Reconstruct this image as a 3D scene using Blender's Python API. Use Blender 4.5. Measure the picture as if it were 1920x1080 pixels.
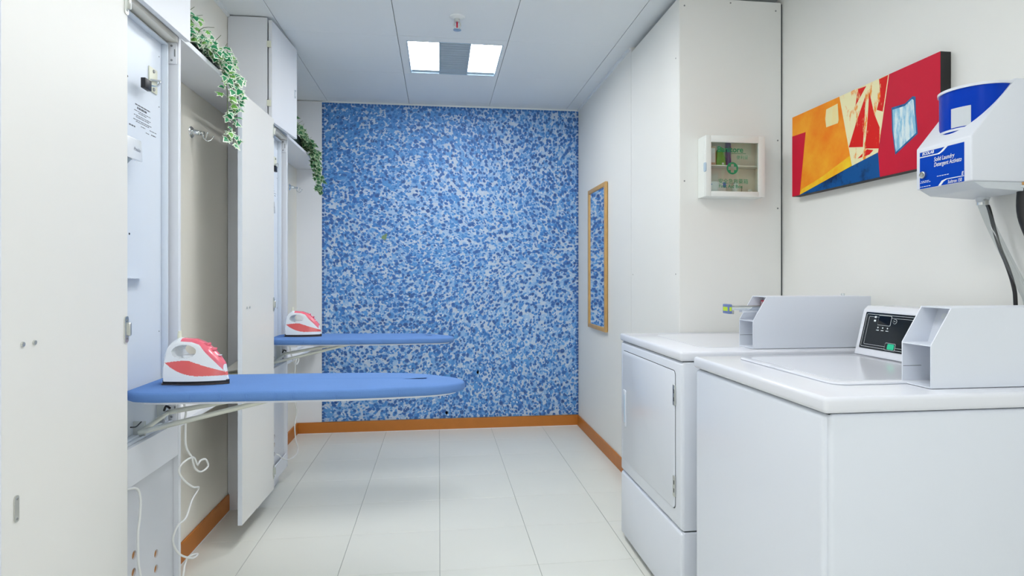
import bpy, bmesh, math, random
from mathutils import Vector, Matrix
random.seed(7)
for o in list(bpy.data.objects): bpy.data.objects.remove(o, do_unlink=True)
S = bpy.context.scene
COL = S.collection
PI = math.pi

# ------------------------------------------------------------------ camera
F_PX, HORIZON, CAM_H = 1100.0, 518.0, 1.18
cam_d = bpy.data.cameras.new('camera'); cam = bpy.data.objects.new('camera', cam_d); COL.objects.link(cam)
cam_d.sensor_width = 36.0; cam_d.lens = 36.0 * F_PX / 1920.0
cam_d.shift_y = -(540.0 - HORIZON) / 1920.0
cam_d.clip_start = 0.02
cam.location = (0, 0, CAM_H)
cam.rotation_euler = (PI / 2, 0, -math.atan(137.0 / F_PX))
S.camera = cam
# ------------------------------------------------------------------ world + exposure
w = bpy.data.worlds.new('world'); S.world = w; w.use_nodes = True
w.node_tree.nodes['Background'].inputs[0].default_value = (0.9, 0.95, 1.0, 1)
w.node_tree.nodes['Background'].inputs[1].default_value = 0.3
S.view_settings.view_transform = 'Standard'; S.view_settings.look = 'None'
S.view_settings.gamma = 1.0; S.view_settings.use_curve_mapping = False
S.view_settings.exposure = 0.68
FILL = 1.3         # emission of the added, unseen fill panel behind the camera
LAMP = 15.5          # emission of the ceiling fixtures' diffusers

# ------------------------------------------------------------------ room dimensions
XL, XR, XM = -1.058, 1.10, 1.61       # left wall, right wall (far part), right wall (machine alcove)
YF, YB, ZC = -1.7, 4.57, 2.50         # wall behind the camera, mural wall, ceiling
XC = -0.865                           # front plane of the ironing cabinets

# ------------------------------------------------------------------ materials
M = {}
def mat(name, col, rough=0.5, metal=0.0, var=0.03, scale=6.0, bump=0.0, bscale=120.0, spec=0.5, coat=0.0, alpha=None, trans=0.0):
    m = bpy.data.materials.new(name); m.use_nodes = True
    nt = m.node_tree; b = nt.nodes['Principled BSDF']
    b.inputs['Roughness'].default_value = rough; b.inputs['Metallic'].default_value = metal
    b.inputs['Specular IOR Level'].default_value = spec; b.inputs['Coat Weight'].default_value = coat
    b.inputs['Transmission Weight'].default_value = trans
    tc = nt.nodes.new('ShaderNodeTexCoord')
    n = nt.nodes.new('ShaderNodeTexNoise'); n.inputs['Scale'].default_value = scale; n.inputs['Detail'].default_value = 4
    nt.links.new(tc.outputs['Object'], n.inputs['Vector'])
    r = nt.nodes.new('ShaderNodeMix'); r.data_type = 'RGBA'
    r.inputs[6].default_value = (*[max(0, c * (1 - var)) for c in col], 1)
    r.inputs[7].default_value = (*[min(1, c * (1 + var)) for c in col], 1)
    nt.links.new(n.outputs['Fac'], r.inputs[0]); nt.links.new(r.outputs[2], b.inputs['Base Color'])
    if bump:
        n2 = nt.nodes.new('ShaderNodeTexNoise'); n2.inputs['Scale'].default_value = bscale; n2.inputs['Detail'].default_value = 3
        nt.links.new(tc.outputs['Object'], n2.inputs['Vector'])
        bp = nt.nodes.new('ShaderNodeBump'); bp.inputs['Strength'].default_value = bump; bp.inputs['Distance'].default_value = 0.004
        nt.links.new(n2.outputs['Fac'], bp.inputs['Height']); nt.links.new(bp.outputs['Normal'], b.inputs['Normal'])
    if alpha is not None: b.inputs['Alpha'].default_value = alpha
    M[name] = m
    return m
def emis(name, col, strength):
    m = bpy.data.materials.new(name); m.use_nodes = True; nt = m.node_tree; nt.nodes.clear()
    e = nt.nodes.new('ShaderNodeEmission'); e.inputs[0].default_value = (*col, 1); e.inputs[1].default_value = strength
    o = nt.nodes.new('ShaderNodeOutputMaterial'); nt.links.new(e.outputs[0], o.inputs[0]); M[name] = m
def glass(name, tint=(1, 1, 1), gloss=0.06):
    m = bpy.data.materials.new(name); m.use_nodes = True; nt = m.node_tree; nt.nodes.clear()
    t = nt.nodes.new('ShaderNodeBsdfTransparent'); t.inputs[0].default_value = (*tint, 1)
    g = nt.nodes.new('ShaderNodeBsdfGlossy'); g.inputs['Roughness'].default_value = 0.03
    mx = nt.nodes.new('ShaderNodeMixShader'); mx.inputs[0].default_value = gloss
    o = nt.nodes.new('ShaderNodeOutputMaterial')
    nt.links.new(t.outputs[0], mx.inputs[1]); nt.links.new(g.outputs[0], mx.inputs[2]); nt.links.new(mx.outputs[0], o.inputs[0]); M[name] = m
def brush(name, ca, cb, lo=0.45, hi=0.55, scale=30.0, stretch=(1, 1, 0.25), rough=0.35):
    m = bpy.data.materials.new(name); m.use_nodes = True; nt = m.node_tree; b = nt.nodes['Principled BSDF']
    b.inputs['Roughness'].default_value = .5; b.inputs['Specular IOR Level'].default_value = .15
    tc = nt.nodes.new('ShaderNodeTexCoord'); mp = nt.nodes.new('ShaderNodeMapping'); mp.inputs['Scale'].default_value = stretch
    n = nt.nodes.new('ShaderNodeTexNoise'); n.inputs['Scale'].default_value = scale; n.inputs['Detail'].default_value = 6; n.inputs['Roughness'].default_value = 0.65
    cr = nt.nodes.new('ShaderNodeValToRGB'); cr.color_ramp.elements[0].position = lo; cr.color_ramp.elements[1].position = hi
    cr.color_ramp.elements[0].color = (*ca, 1); cr.color_ramp.elements[1].color = (*cb, 1)
    nt.links.new(tc.outputs['Object'], mp.inputs[0]); nt.links.new(mp.outputs[0], n.inputs['Vector'])
    nt.links.new(n.outputs['Fac'], cr.inputs[0]); nt.links.new(cr.outputs[0], b.inputs['Base Color']); M[name] = m

mat('wall', (0.84, 0.84, 0.805), 0.55, var=0.015, scale=2)
mat('wall_cream', (0.87, 0.845, 0.765), 0.55, var=0.015, scale=2)
mat('panel_white', (0.80, 0.82, 0.86), 0.42, var=0.012, scale=2)
mat('cab_white', (0.78, 0.80, 0.84), 0.4, var=0.012, scale=3)
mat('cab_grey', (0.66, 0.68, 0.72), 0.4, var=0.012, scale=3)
mat('door_cream', (0.80, 0.795, 0.765), 0.42, var=0.012, scale=2)
mat('edge_band', (0.74, 0.80, 0.88), 0.4, var=0.01)
mat('steel_white', (0.73, 0.79, 0.87), 0.35, var=0.012, scale=3)
mat('ceiling', (0.82, 0.86, 0.88), 0.5, var=0.01, scale=2)
mat('ceil_joint', (0.45, 0.50, 0.50), 0.6)
mat('tile', (0.775, 0.78, 0.72), 0.33, var=0.03, scale=2.2, spec=0.4)
mat('grout', (0.40, 0.42, 0.40), 0.8)
mat('skirting', (0.52, 0.175, 0.022), 0.45, var=0.10, scale=14)
mat('appliance', (0.77, 0.81, 0.885), 0.22, var=0.006, scale=2, spec=0.5)
mat('appliance_top', (0.80, 0.82, 0.88), 0.14, var=0.006, scale=2, spec=0.5)
mat('coinbox', (0.77, 0.81, 0.885), 0.32, var=0.008, scale=3)
mat('gap_dark', (0.04, 0.05, 0.055), 0.8)
mat('black', (0.008, 0.008, 0.01), 0.4)
mat('black_gloss', (0.006, 0.010, 0.014), 0.12)
mat('screen', (0.004, 0.004, 0.005), 0.05)
mat('print_white', (0.82, 0.86, 0.88), 0.5)
mat('print_grey', (0.10, 0.11, 0.13), 0.6)
mat('led_green', (0.02, 0.62, 0.33), 0.3)
mat('chrome', (0.78, 0.82, 0.84), 0.14, metal=1.0, var=0.02)
mat('steel', (0.62, 0.63, 0.60), 0.3, metal=1.0, var=0.05)
mat('tube_steel', (0.66, 0.68, 0.62), 0.32, metal=0.75, var=0.05)
mat('screw', (0.30, 0.31, 0.31), 0.45, metal=0.6)
mat('chipboard', (0.52, 0.25, 0.09), 0.8, var=0.35, scale=90)
mat('cream_plastic', (0.74, 0.75, 0.62), 0.45)
mat('board_fabric', (0.125, 0.255, 0.57), 0.8, var=0.05, scale=9, bump=0.25, bscale=500, spec=0.2)
mat('iron_white', (0.82, 0.85, 0.88), 0.18, var=0.01, coat=0.3)
mat('iron_coral', (0.80, 0.13, 0.125), 0.2, var=0.05, coat=0.4)
mat('iron_pink', (0.84, 0.16, 0.22), 0.2, var=0.05, coat=0.4)
mat('soleplate', (0.10, 0.075, 0.06), 0.25, metal=0.7)
mat('cord', (0.84, 0.85, 0.83), 0.45)
mat('leaf_green', (0.010, 0.25, 0.085), 0.4, var=0.35, scale=25)
mat('leaf_light', (0.16, 0.44, 0.07), 0.4, var=0.25, scale=25)
mat('leaf_margin', (0.80, 0.86, 0.72), 0.4, var=0.12, scale=25)
mat('leaf_dark', (0.008, 0.10, 0.028), 0.45, var=0.4, scale=25)
mat('leaf_margin2', (0.30, 0.42, 0.24), 0.45, var=0.2, scale=25)
mat('stem', (0.10, 0.15, 0.06), 0.6)
mat('planter', (0.02, 0.035, 0.025), 0.5, var=0.3)
mat('oak', (0.56, 0.34, 0.12), 0.4, var=0.18, scale=20)
mat('mirror', (0.86, 0.90, 0.92), 0.015, metal=1.0, var=0.0)
mat('canvas_edge', (0.012, 0.012, 0.012), 0.6)
mat('mural_base', (0.55, 0.66, 0.82), 0.6, var=0.18, scale=9)
mat('disp_white', (0.76, 0.79, 0.85), 0.32, var=0.01)
mat('disp_blue', (0.0, 0.042, 0.46), 0.25, var=0.1, scale=9, spec=0.12)
mat('label_blue', (0.0, 0.055, 0.46), 0.5, var=0.03, spec=0.08)
mat('clear_plastic', (0.62, 0.66, 0.70), 0.3, var=0.05)
mat('rubber', (0.012, 0.012, 0.014), 0.5)
mat('brass', (0.55, 0.30, 0.12), 0.3, metal=0.8)
mat('fa_white', (0.80, 0.83, 0.80), 0.45, var=0.012)
mat('fa_inside', (0.72, 0.69, 0.62), 0.55, var=0.02)
mat('fa_green', (0.005, 0.22, 0.085), 0.5)
mat('pack_green', (0.10, 0.38, 0.05), 0.5, var=0.3, scale=60)
mat('pack_purple', (0.045, 0.035, 0.22), 0.5, var=0.2)
mat('pack_white', (0.78, 0.80, 0.82), 0.5)
mat('pack_blue', (0.03, 0.17, 0.58), 0.5)
mat('pack_tan', (0.55, 0.42, 0.30), 0.6)
mat('tag_yellow', (0.55, 0.75, 0.03), 0.4)
mat('tag_blue', (0.16, 0.22, 0.45), 0.4)
mat('sticker_red', (0.70, 0.05, 0.09), 0.4)
mat('light_metal', (0.42, 0.50, 0.56), 0.45, var=0.03)
mat('light_frame', (0.45, 0.58, 0.70), 0.45)
mat('bulb_red', (0.55, 0.02, 0.05), 0.2)
brush('p_orange', (0.88, 0.20, 0.008), (0.95, 0.42, 0.03), 0.35, 0.70, 5, (1, 1, 1))
mat('p_crimson', (0.60, 0.006, 0.035), 0.5, spec=0.2, var=0.18, scale=5)
brush('p_red', (0.70, 0.012, 0.010), (0.88, 0.66, 0.30), 0.60, 0.66, 34, (1, 1, 0.35))
brush('p_cream', (0.86, 0.80, 0.48), (0.85, 0.28, 0.03), 0.54, 0.62, 30, (1, 1, 0.40))
brush('p_patch', (0.86, 0.78, 0.42), (0.88, 0.74, 0.35), 0.45, 0.6, 30)
brush('p_blue', (0.003, 0.085, 0.30), (0.003, 0.012, 0.05), 0.48, 0.62, 9, (1, 1, 1))
brush('p_sky', (0.26, 0.55, 0.74), (0.74, 0.86, 0.88), 0.46, 0.58, 34, (1, 1.4, 0.3))
brush('p_navy', (0.02, 0.09, 0.25), (0.04, 0.16, 0.36), 0.4, 0.6, 30)
brush('p_yellow', (0.93, 0.62, 0.03), (0.92, 0.36, 0.01), 0.40, 0.72, 16, (1, 1, 1))
emis('diffuser', (0.975, 0.985, 0.99), LAMP)
emis('diffuser_lip', (0.95, 0.98, 1.0), LAMP * 0.06)
emis('fill_glow', (0.93, 0.97, 1.0), FILL)
glass('pane', (0.93, 0.96, 0.93), 0.05)
glass('hose_clear', (0.86, 0.88, 0.88), 0.10)

# ------------------------------------------------------------------ helpers
def wloc(p):
    v = Vector((0, 0, 0))
    while p is not None: v = v + p.location; p = p.parent
    return v
def thing(name, label, cat, loc, group=None):
    o = bpy.data.objects.new(name, None); COL.objects.link(o); o.location = loc; o.empty_display_size = 0.05
    o['label'] = label; o['category'] = cat
    if group: o['group'] = group
    return o
def tag(o, label, cat, group=None):
    o['label'] = label; o['category'] = cat
    if group: o['group'] = group
    return o
def struct(o): o['kind'] = 'structure'; return o

class MB:
    """collects geometry in world coordinates"""
    def __init__(s): s.bm = bmesh.new()
    def box(s, a, b, bev=0.0, seg=2):
        lo = [min(a[i], b[i]) for i in range(3)]; hi = [max(a[i], b[i]) for i in range(3)]
        t = bmesh.new(); bmesh.ops.create_cube(t, size=1.0)
        for v in t.verts: v.co = Vector([(lo[i] + hi[i]) / 2 + v.co[i] * (hi[i] - lo[i]) for i in range(3)])
        if bev: bmesh.ops.bevel(t, geom=list(t.edges), offset=min(bev, min(hi[i] - lo[i] for i in range(3)) * 0.45), segments=seg, affect='EDGES', profile=0.5)
        s.merge(t); return s
    def merge(s, t):
        me = bpy.data.meshes.new('t'); t.to_mesh(me); t.free(); s.bm.from_mesh(me); bpy.data.meshes.remove(me)
    def poly(s, pts):
        s.bm.faces.new([s.bm.verts.new(p) for p in pts]); return s
    def prism(s, pts, d, bev=0.0, seg=2):
        """planar polygon pts extruded by vector d"""
        t = bmesh.new(); d = Vector(d)
        a = [t.verts.new(p) for p in pts]; b = [t.verts.new(Vector(p) + d) for p in pts]; n = len(pts)
        t.faces.new(a); t.faces.new(b[::-1])
        for i in range(n): t.faces.new([a[i], b[i], b[(i + 1) % n], a[(i + 1) % n]])
        bmesh.ops.recalc_face_normals(t, faces=t.faces)
        if bev: bmesh.ops.bevel(t, geom=list(t.edges), offset=bev, segments=seg, affect='EDGES', profile=0.5)
        s.merge(t); return s
    def tube(s, pts, r, n=10, smooth=0, cap=True):
        P = [Vector(p) for p in pts]
        if smooth: P = catmull(P, smooth)
        R = r if isinstance(r, (list, tuple)) else [r] * len(P)
        if len(R) != len(P): R = [R[0] + (R[-1] - R[0]) * i / (len(P) - 1) for i in range(len(P))]
        rings = []; up = None
        for i, p in enumerate(P):
            t = (P[min(i + 1, len(P) - 1)] - P[max(i - 1, 0)])
            t = t.normalized() if t.length > 1e-9 else Vector((0, 0, 1))
            if up is None: up = t.orthogonal().normalized()
            up = (up - t * up.dot(t)); up = up.normalized() if up.length > 1e-6 else t.orthogonal().normalized()
            sd = t.cross(up)
            rings.append([s.bm.verts.new(p + (up * math.cos(2 * PI * k / n) + sd * math.sin(2 * PI * k / n)) * R[i]) for k in range(n)])
        for a, b in zip(rings, rings[1:]):
            for k in range(n): s.bm.faces.new([a[k], a[(k + 1) % n], b[(k + 1) % n], b[k]])
        if cap: s.bm.faces.new(rings[0][::-1]); s.bm.faces.new(rings[-1])
        return s
    def lathe(s, o, axis, prof, n=20):
        """profile [(radius, height)] around axis through o"""
        o = Vector(o); ax = Vector(axis).normalized(); e1 = ax.orthogonal().normalized(); e2 = ax.cross(e1); rings = []
        for r, h in prof:
            rings.append([s.bm.verts.new(o + ax * h + (e1 * math.cos(2 * PI * k / n) + e2 * math.sin(2 * PI * k / n)) * max(r, 1e-5)) for k in range(n)])
        for a, b in zip(rings, rings[1:]):
            for k in range(n): s.bm.faces.new([a[k], a[(k + 1) % n], b[(k + 1) % n], b[k]])
        s.bm.faces.new(rings[0][::-1]); s.bm.faces.new(rings[-1]); return s
    def build(s, name, m, parent=None, smooth=None, label=None, base=None):
        bmesh.ops.recalc_face_normals(s.bm, faces=s.bm.faces)
        off = wloc(parent) if parent is not None else Vector(base or (0, 0, 0))
        for v in s.bm.verts: v.co -= off
        me = bpy.data.meshes.new(name); s.bm.to_mesh(me); s.bm.free()
        for x in (m if isinstance(m, list) else [m]): me.materials.append(M[x])
        if smooth is not None:
            me.shade_smooth(); me.set_sharp_from_angle(angle=math.radians(smooth))
        o = bpy.data.objects.new(name, me); COL.objects.link(o)
        if parent is not None: o.parent = parent
        else: o.location = off
        if label: o['label'] = label
        return o
def catmull(P, k):
    out = []; n = len(P)
    for i in range(n - 1):
        a, b, c, d = P[max(i - 1, 0)], P[i], P[i + 1], P[min(i + 2, n - 1)]
        for j in range(k):
            t = j / k
            out.append(0.5 * ((2 * b) + (c - a) * t + (2 * a - 5 * b + 4 * c - d) * t * t + (3 * b - a - 3 * c + d) * t ** 3))
    out.append(P[-1]); return out
def bx(name, a, b, m, parent=None, bev=0.0, seg=2, label=None, base=None):
    return MB().box(a, b, bev, seg).build(name, m, parent, smooth=40 if bev else None, label=label, base=base)
def text(name, body, size, org, ex, ey, m, parent, align='LEFT', sx=1.0, shear=0.0, thick=0.0, depth=0.0004):
    """flat lettering; org = world anchor, ex / ey = reading and up directions"""
    cu = bpy.data.curves.new('txt', 'FONT'); cu.body = body; cu.size = size; cu.align_x = align; cu.shear = shear; cu.offset = thick
    cu.resolution_u = 3
    t = bpy.data.objects.new('txt', cu); COL.objects.link(t)
    dg = bpy.context.evaluated_depsgraph_get(); me = bpy.data.meshes.new_from_object(t.evaluated_get(dg))
    bpy.data.objects.remove(t); bpy.data.curves.remove(cu)
    ex = Vector(ex).normalized(); ey = Vector(ey).normalized(); ez = ex.cross(ey); off = wloc(parent)
    for v in me.vertices: v.co = Vector(org) + ex * (v.co.x * sx) + ey * v.co.y + ez * depth - off
    me.materials.clear(); me.materials.append(M[m]); me.name = name
    o = bpy.data.objects.new(name, me); COL.objects.link(o); o.parent = parent
    return o
def rrect(c, e1, e2, hw, hh, r, n=5):
    c, e1, e2 = Vector(c), Vector(e1), Vector(e2); out = []
    for sx, sy, a0 in ((1, 1, 0), (-1, 1, PI / 2), (-1, -1, PI), (1, -1, 1.5 * PI)):
        for k in range(n + 1):
            a = a0 + PI / 2 * k / n
            out.append(c + e1 * (sx * (hw - r) + r * math.cos(a)) + e2 * (sy * (hh - r) + r * math.sin(a)))
    return out
def holed(mb, outer, holes, normal, depth):
    """flat plate outline with holes whose walls go back by -normal*depth"""
    t = bmesh.new(); loops = []
    for lp in [outer] + holes:
        vs = [t.verts.new(p) for p in lp]; loops.append(vs)
        for i in range(len(vs)): t.edges.new((vs[i], vs[(i + 1) % len(vs)]))
    bmesh.ops.triangle_fill(t, use_beauty=True, use_dissolve=False, edges=list(t.edges), normal=normal)
    d = Vector(normal) * -depth
    for vs in loops:
        b = [t.verts.new(v.co + d) for v in vs]
        for i in range(len(vs)): t.faces.new([vs[i], vs[(i + 1) % len(vs)], b[(i + 1) % len(vs)], b[i]])
    mb.merge(t); return mb
def circle(c, e1, e2, r, n=14):
    c, e1, e2 = Vector(c), Vector(e1), Vector(e2)
    return [c + e1 * (r * math.cos(2 * PI * k / n)) + e2 * (r * math.sin(2 * PI * k / n)) for k in range(n)]
EX, EY, EZ = Vector((1, 0, 0)), Vector((0, 1, 0)), Vector((0, 0, 1))

# ================================================================== SETTING
T = 0.08
fl = struct(bx('floor', (XL - T, YF - T, -0.08), (XM + T, YB + T, -0.003), 'grout'))
# floor tiles: 0.40 m wide, 0.374 m deep
xs = [XL] + [0.004 + 0.4 * k for k in range(-2, 5)]; xs = [x for x in xs if XL <= x < XM] + [XM]
ys = [YF] + [2.745 + 0.374 * k for k in range(-11, 5)]; ys = [y for y in ys if YF <= y < YB - 0.05] + [YB]
cache = {}
for i in range(len(xs) - 1):
    for j in range(len(ys) - 1):
        wx, wy = round(xs[i + 1] - xs[i], 4), round(ys[j + 1] - ys[j], 4)
        if (wx, wy) not in cache:
            o = MB().box((-wx / 2 + .0011, -wy / 2 + .0007, -.003), (wx / 2 - .0011, wy / 2 - .0007, 0), 0.0008, 1).build('tile', 'tile', None); cache[(wx, wy)] = o.data
        else:
            o = bpy.data.objects.new('tile', cache[(wx, wy)]); COL.objects.link(o)
        o.parent = fl; o.location = ((xs[i] + xs[i + 1]) / 2, (ys[j] + ys[j + 1]) / 2, 0)
# ceiling with flush panels
ce = struct(bx('ceiling', (XL - T, YF - T, ZC + 0.062), (XM + T, YB + T, ZC + 0.12), 'ceil_joint'))
cx = [XL, -0.833, -0.226, 0.387, 1.0, XM]
cy = [YF] + [3.87 - 0.6 * k for k in range(9, -1, -1)] + [4.46, YB]; cy = sorted(set([y for y in cy if y >= YF]))
LIGHTS = [(-0.226, 0.387, 3.27, 3.87), (-0.226, 0.387, 2.07, 2.67), (-0.226, 0.387, 0.87, 1.47), (-0.226, 0.387, -0.93, -0.33)]  # first is the visible fixture; the others are added, unseen fill lights
cache = {}
for i in range(len(cx) - 1):
    for j in range(len(cy) - 1):
        mx_, my_ = (cx[i] + cx[i + 1]) / 2, (cy[j] + cy[j + 1]) / 2
        if any(a < mx_ < b and c_ < my_ < d for a, b, c_, d in LIGHTS): continue
        wx, wy = round(cx[i + 1] - cx[i], 4), round(cy[j + 1] - cy[j], 4)
        if (wx, wy) not in cache:
            o = MB().box((-wx / 2 + .0014, -wy / 2 + .0007, 0), (wx / 2 - .0014, wy / 2 - .0007, .005), 0.0006, 1).build('ceiling_panel', 'ceiling', None); cache[(wx, wy)] = o.data
        else:
            o = bpy.data.objects.new('ceiling_panel', cache[(wx, wy)]); COL.objects.link(o)
        o.parent = ce; o.location = (mx_, my_, ZC)
struct(bx('wall_left', (XL - T, YF, -0.003), (XL, YB, ZC + .062), 'wall_cream'))
struct(bx('wall_back', (XL - T, YB, -0.003), (XM + T, YB + T, ZC + .062), 'wall'))
struct(bx('wall_front', (XL - T, YF - T, -0.003), (XM + T, YF, ZC + .062), 'wall'))
struct(bx('wall_right', (XM, YF, -0.003), (XM + T, YB, ZC + .062), 'wall'))
# far right wall panel in front of the alcove depth
wr = struct(bx('wall_partition', (XR, 3.272, -0.003), (XM, YB, ZC + .062), 'wall'))
# boxed-in closet (first aid box hangs on it); stops short of the ceiling
cl = struct(bx('wall_closet', (XR + .006, 2.596, -0.003), (XM - .006, 3.266, 2.465), 'wall'))
bx('side_panel', (XR, 2.592, 0.0), (XR + .006, 3.268, 2.47), 'wall', cl, .001, 1)
bx('front_panel', (XR + .002, 2.59, 0.0), (XM - .008, 2.596, 2.47), 'wall', cl, .001, 1)
bx('corner_gap', (XM - .007, 2.594, 0.0), (XM - .001, 2.60, 2.465), 'gap_dark', cl)
for x, z in ((1.125, 2.43), (1.575, 2.43), (1.125, 1.62), (1.585, 1.50), (1.585, 1.82), (1.35, 2.455)):
    MB().lathe((x, 2.59, z), (0, -1, 0), [(.004, 0), (.004, .0008), (.001, .001)], 8).build('screw', 'screw', cl)
for y, z in ((3.24, 1.19), (2.63, 1.19), (2.63, 2.2)):
    MB().lathe((XR, y, z), (-1, 0, 0), [(.0035, 0), (.0035, .0008), (.001, .001)], 8).build('screw', 'screw', cl)
# skirting boards
def skirting(name, a, b, base_line):
    o = struct(bx(name, a, b, 'skirting', None, 0.002, 1))
    bx('sealant_line', base_line[0], base_line[1], 'panel_white', o)
skirting('baseboard_left', (XL, 2.108, 0), (XL + .012, 3.108, .082), ((XL + .012, 2.108, 0), (XL + .014, 3.108, .003)))
o = struct(bx('baseboard_nook', (XL, 3.52, 0), (XL + .012, YB - .012, .082), 'skirting', None, .002, 1))
skirting('baseboard_back', (XL + .012, YB - .024, 0), (XR, YB - .012, .082), ((XL + .012, YB - .028, 0), (XR - .012, YB - .024, .003)))
struct(bx('baseboard_right', (XR - .012, 2.60, 0), (XR, YB - .024, .082), 'skirting', None, .002, 1))
# white trim board on the mural wall's left end, ceiling angle trims
struct(bx('trim_1', (XL, YB - .014, .082), (-0.874, YB, ZC - .006), 'panel_white', None, .001, 1))
struct(bx('trim_2', (XR - .012, 3.28, ZC - .014), (XR, YB - .012, ZC), 'ceiling'))
struct(bx('trim_3', (-0.874, YB - .012, ZC - .010), (XR - .012, YB, ZC), 'ceiling'))
struct(bx('trim_4', (XL, 2.108, ZC - .014), (XL + .012, 3.108, ZC), 'ceiling'))

# added glowing fill panel behind the viewpoint, framed like a window
wn = struct(bx('fill_panel', (-.75, YF, .80), (1.35, YF + .006, 2.20), 'fill_glow'))
for a, b in (((-.81, YF, .74), (-.75, YF + .03, 2.26)), ((1.35, YF, .74), (1.41, YF + .03, 2.26)), ((-.75, YF, 2.20), (1.35, YF + .03, 2.26)), ((-.75, YF, .74), (1.35, YF + .03, .80)), ((.27, YF, .80), (.33, YF + .025, 2.20))):
    bx('fill_panel_frame', a, b, 'panel_white', wn, .003)

# ================================================================== MURAL
mu = thing('painted_mural', 'wall-sized mural of dense blue brush dabs on pale ground covering the end wall', 'mural', (0.1, YB - .006, .083))
bx('ground_coat', (-0.874, YB - .006, .083), (XR - .001, YB, ZC - .010), 'mural_base', mu)
def dabs():
    rnd = random.Random(3)
    x0, x1, z0, z1 = -0.868, XR - .006, .09, ZC - .017
    V, Fc, C = [], [], []
    def dab(x, z, rx, rz, ang, col, lvl, n=10, soft=.13):
        rim = mix(col, (.42, .58, .82), soft)
        x = min(max(x, x0), x1); z = min(max(z, z0), z1); k0 = len(V); ca, sa = math.cos(ang), math.sin(ang); y = YB - .0066 - lvl
        for k in range(n):
            a = 2 * PI * k / n; q = rnd.uniform(.84, 1.12)
            px, pz = rx * q * math.cos(a), rz * q * math.sin(a)
            V.append((min(max(x + px * ca - pz * sa, x0 - .005), x1 + .005), y, min(max(z + px * sa + pz * ca, z0 - .005), z1 + .005)))
        V.append((x, y, z))
        for k in range(n): Fc.append((k0 + n, k0 + k, k0 + (k + 1) % n)); C.append((col, rim))
    def flow(x, z): return 0.8 * math.sin(2.1 * x + 1.3 * z) + 1.1 * math.cos(1.7 * z - x) + rnd.gauss(0, .45)
    def dens(x, z): return .5 + .25 * math.sin(3.1 * x + 2.0 * z) + .25 * math.sin(5.3 * z - 2.2 * x + 1)
    def mix(a, b, t): return tuple(a[i] + (b[i] - a[i]) * t for i in range(3))
    PALE, MIDL, MID, DEEP, NAVY = (.50, .66, .85), (.085, .330, .73), (.008, .165, .55), (.002, .090, .385), (.001, .050, .255)
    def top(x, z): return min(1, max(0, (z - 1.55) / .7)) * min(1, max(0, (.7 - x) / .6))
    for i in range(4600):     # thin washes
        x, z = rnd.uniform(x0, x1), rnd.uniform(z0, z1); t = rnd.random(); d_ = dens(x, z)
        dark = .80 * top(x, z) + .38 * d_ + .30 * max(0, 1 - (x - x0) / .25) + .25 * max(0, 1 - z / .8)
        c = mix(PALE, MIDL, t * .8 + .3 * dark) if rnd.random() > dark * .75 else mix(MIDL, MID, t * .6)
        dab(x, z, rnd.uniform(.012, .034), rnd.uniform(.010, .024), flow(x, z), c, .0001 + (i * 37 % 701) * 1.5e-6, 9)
    def lattice(step, jit):
        n_ = 0; z = z0
        while z < z1:
            x = x0 + rnd.uniform(0, step)
            while x < x1:
                yield x + rnd.gauss(0, jit * step), z + rnd.gauss(0, jit * step); x += step
            z += step * .86
    lv = 0
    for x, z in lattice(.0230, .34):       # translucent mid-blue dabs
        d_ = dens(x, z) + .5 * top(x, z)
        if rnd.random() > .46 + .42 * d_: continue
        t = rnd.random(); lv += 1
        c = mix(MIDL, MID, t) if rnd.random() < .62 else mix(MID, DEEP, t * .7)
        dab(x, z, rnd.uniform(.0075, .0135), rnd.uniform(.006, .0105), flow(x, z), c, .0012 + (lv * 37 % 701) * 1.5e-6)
    for i in range(2600):     # scraps of bare pale ground between the dabs
        x, z = rnd.uniform(x0, x1), rnd.uniform(z0, z1)
        if rnd.random() < .7 * top(x, z): continue
        dab(x, z, rnd.uniform(.005, .013), rnd.uniform(.003, .008), flow(x, z), mix(PALE, (.76, .83, .92), rnd.random()), .0023 + (i * 37 % 701) * 1.5e-6, 6)
    lv = 0
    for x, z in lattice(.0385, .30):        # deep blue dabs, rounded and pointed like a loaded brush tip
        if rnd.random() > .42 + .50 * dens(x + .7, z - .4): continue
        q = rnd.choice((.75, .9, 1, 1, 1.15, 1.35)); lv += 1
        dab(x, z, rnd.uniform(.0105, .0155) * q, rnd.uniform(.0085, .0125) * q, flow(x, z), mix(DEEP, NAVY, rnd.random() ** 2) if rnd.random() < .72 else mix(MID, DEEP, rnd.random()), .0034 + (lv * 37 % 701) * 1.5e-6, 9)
    for i in range(3500):     # fine flecks
        x, z = rnd.uniform(x0, x1), rnd.uniform(z0, z1); r = rnd.uniform(.0015, .004)
        dab(x, z, r * 1.4, r, flow(x, z), rnd.choice((DEEP, MID, PALE, PALE, (.75, .80, .88))), .0045 + (i * 37 % 701) * 1.5e-6, 5)
    z = z0
    while z < z1:             # row of dabs round the edge
        for x in (x0, x1): dab(x, z, .013, .009, rnd.uniform(-.3, .3), mix(DEEP, NAVY, rnd.random()), .0057 + rnd.random() * .0008)
        z += rnd.uniform(.015, .034)
    x = x0
    while x < x1:
        dab(x, z1, .010, .011, 0, mix(MID, DEEP, rnd.random()), .0057 + rnd.random() * .0008); x += rnd.uniform(.018, .030)
    for dx, dz in ((0, 0), (.012, -.008), (.016, .01)):   # one olive-green spot
        dab(-.42 + dx, 1.48 + dz, .016, .012, 1, (.16, .26, .06), .0067 + dx * .02)
    off = wloc(mu)
    me = bpy.data.meshes.new('paint_dabs'); me.from_pydata([tuple(Vector(v) - off) for v in V], [], Fc)
    at = me.color_attributes.new('dab', 'FLOAT_COLOR', 'CORNER'); li = 0
    buf = []
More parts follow.
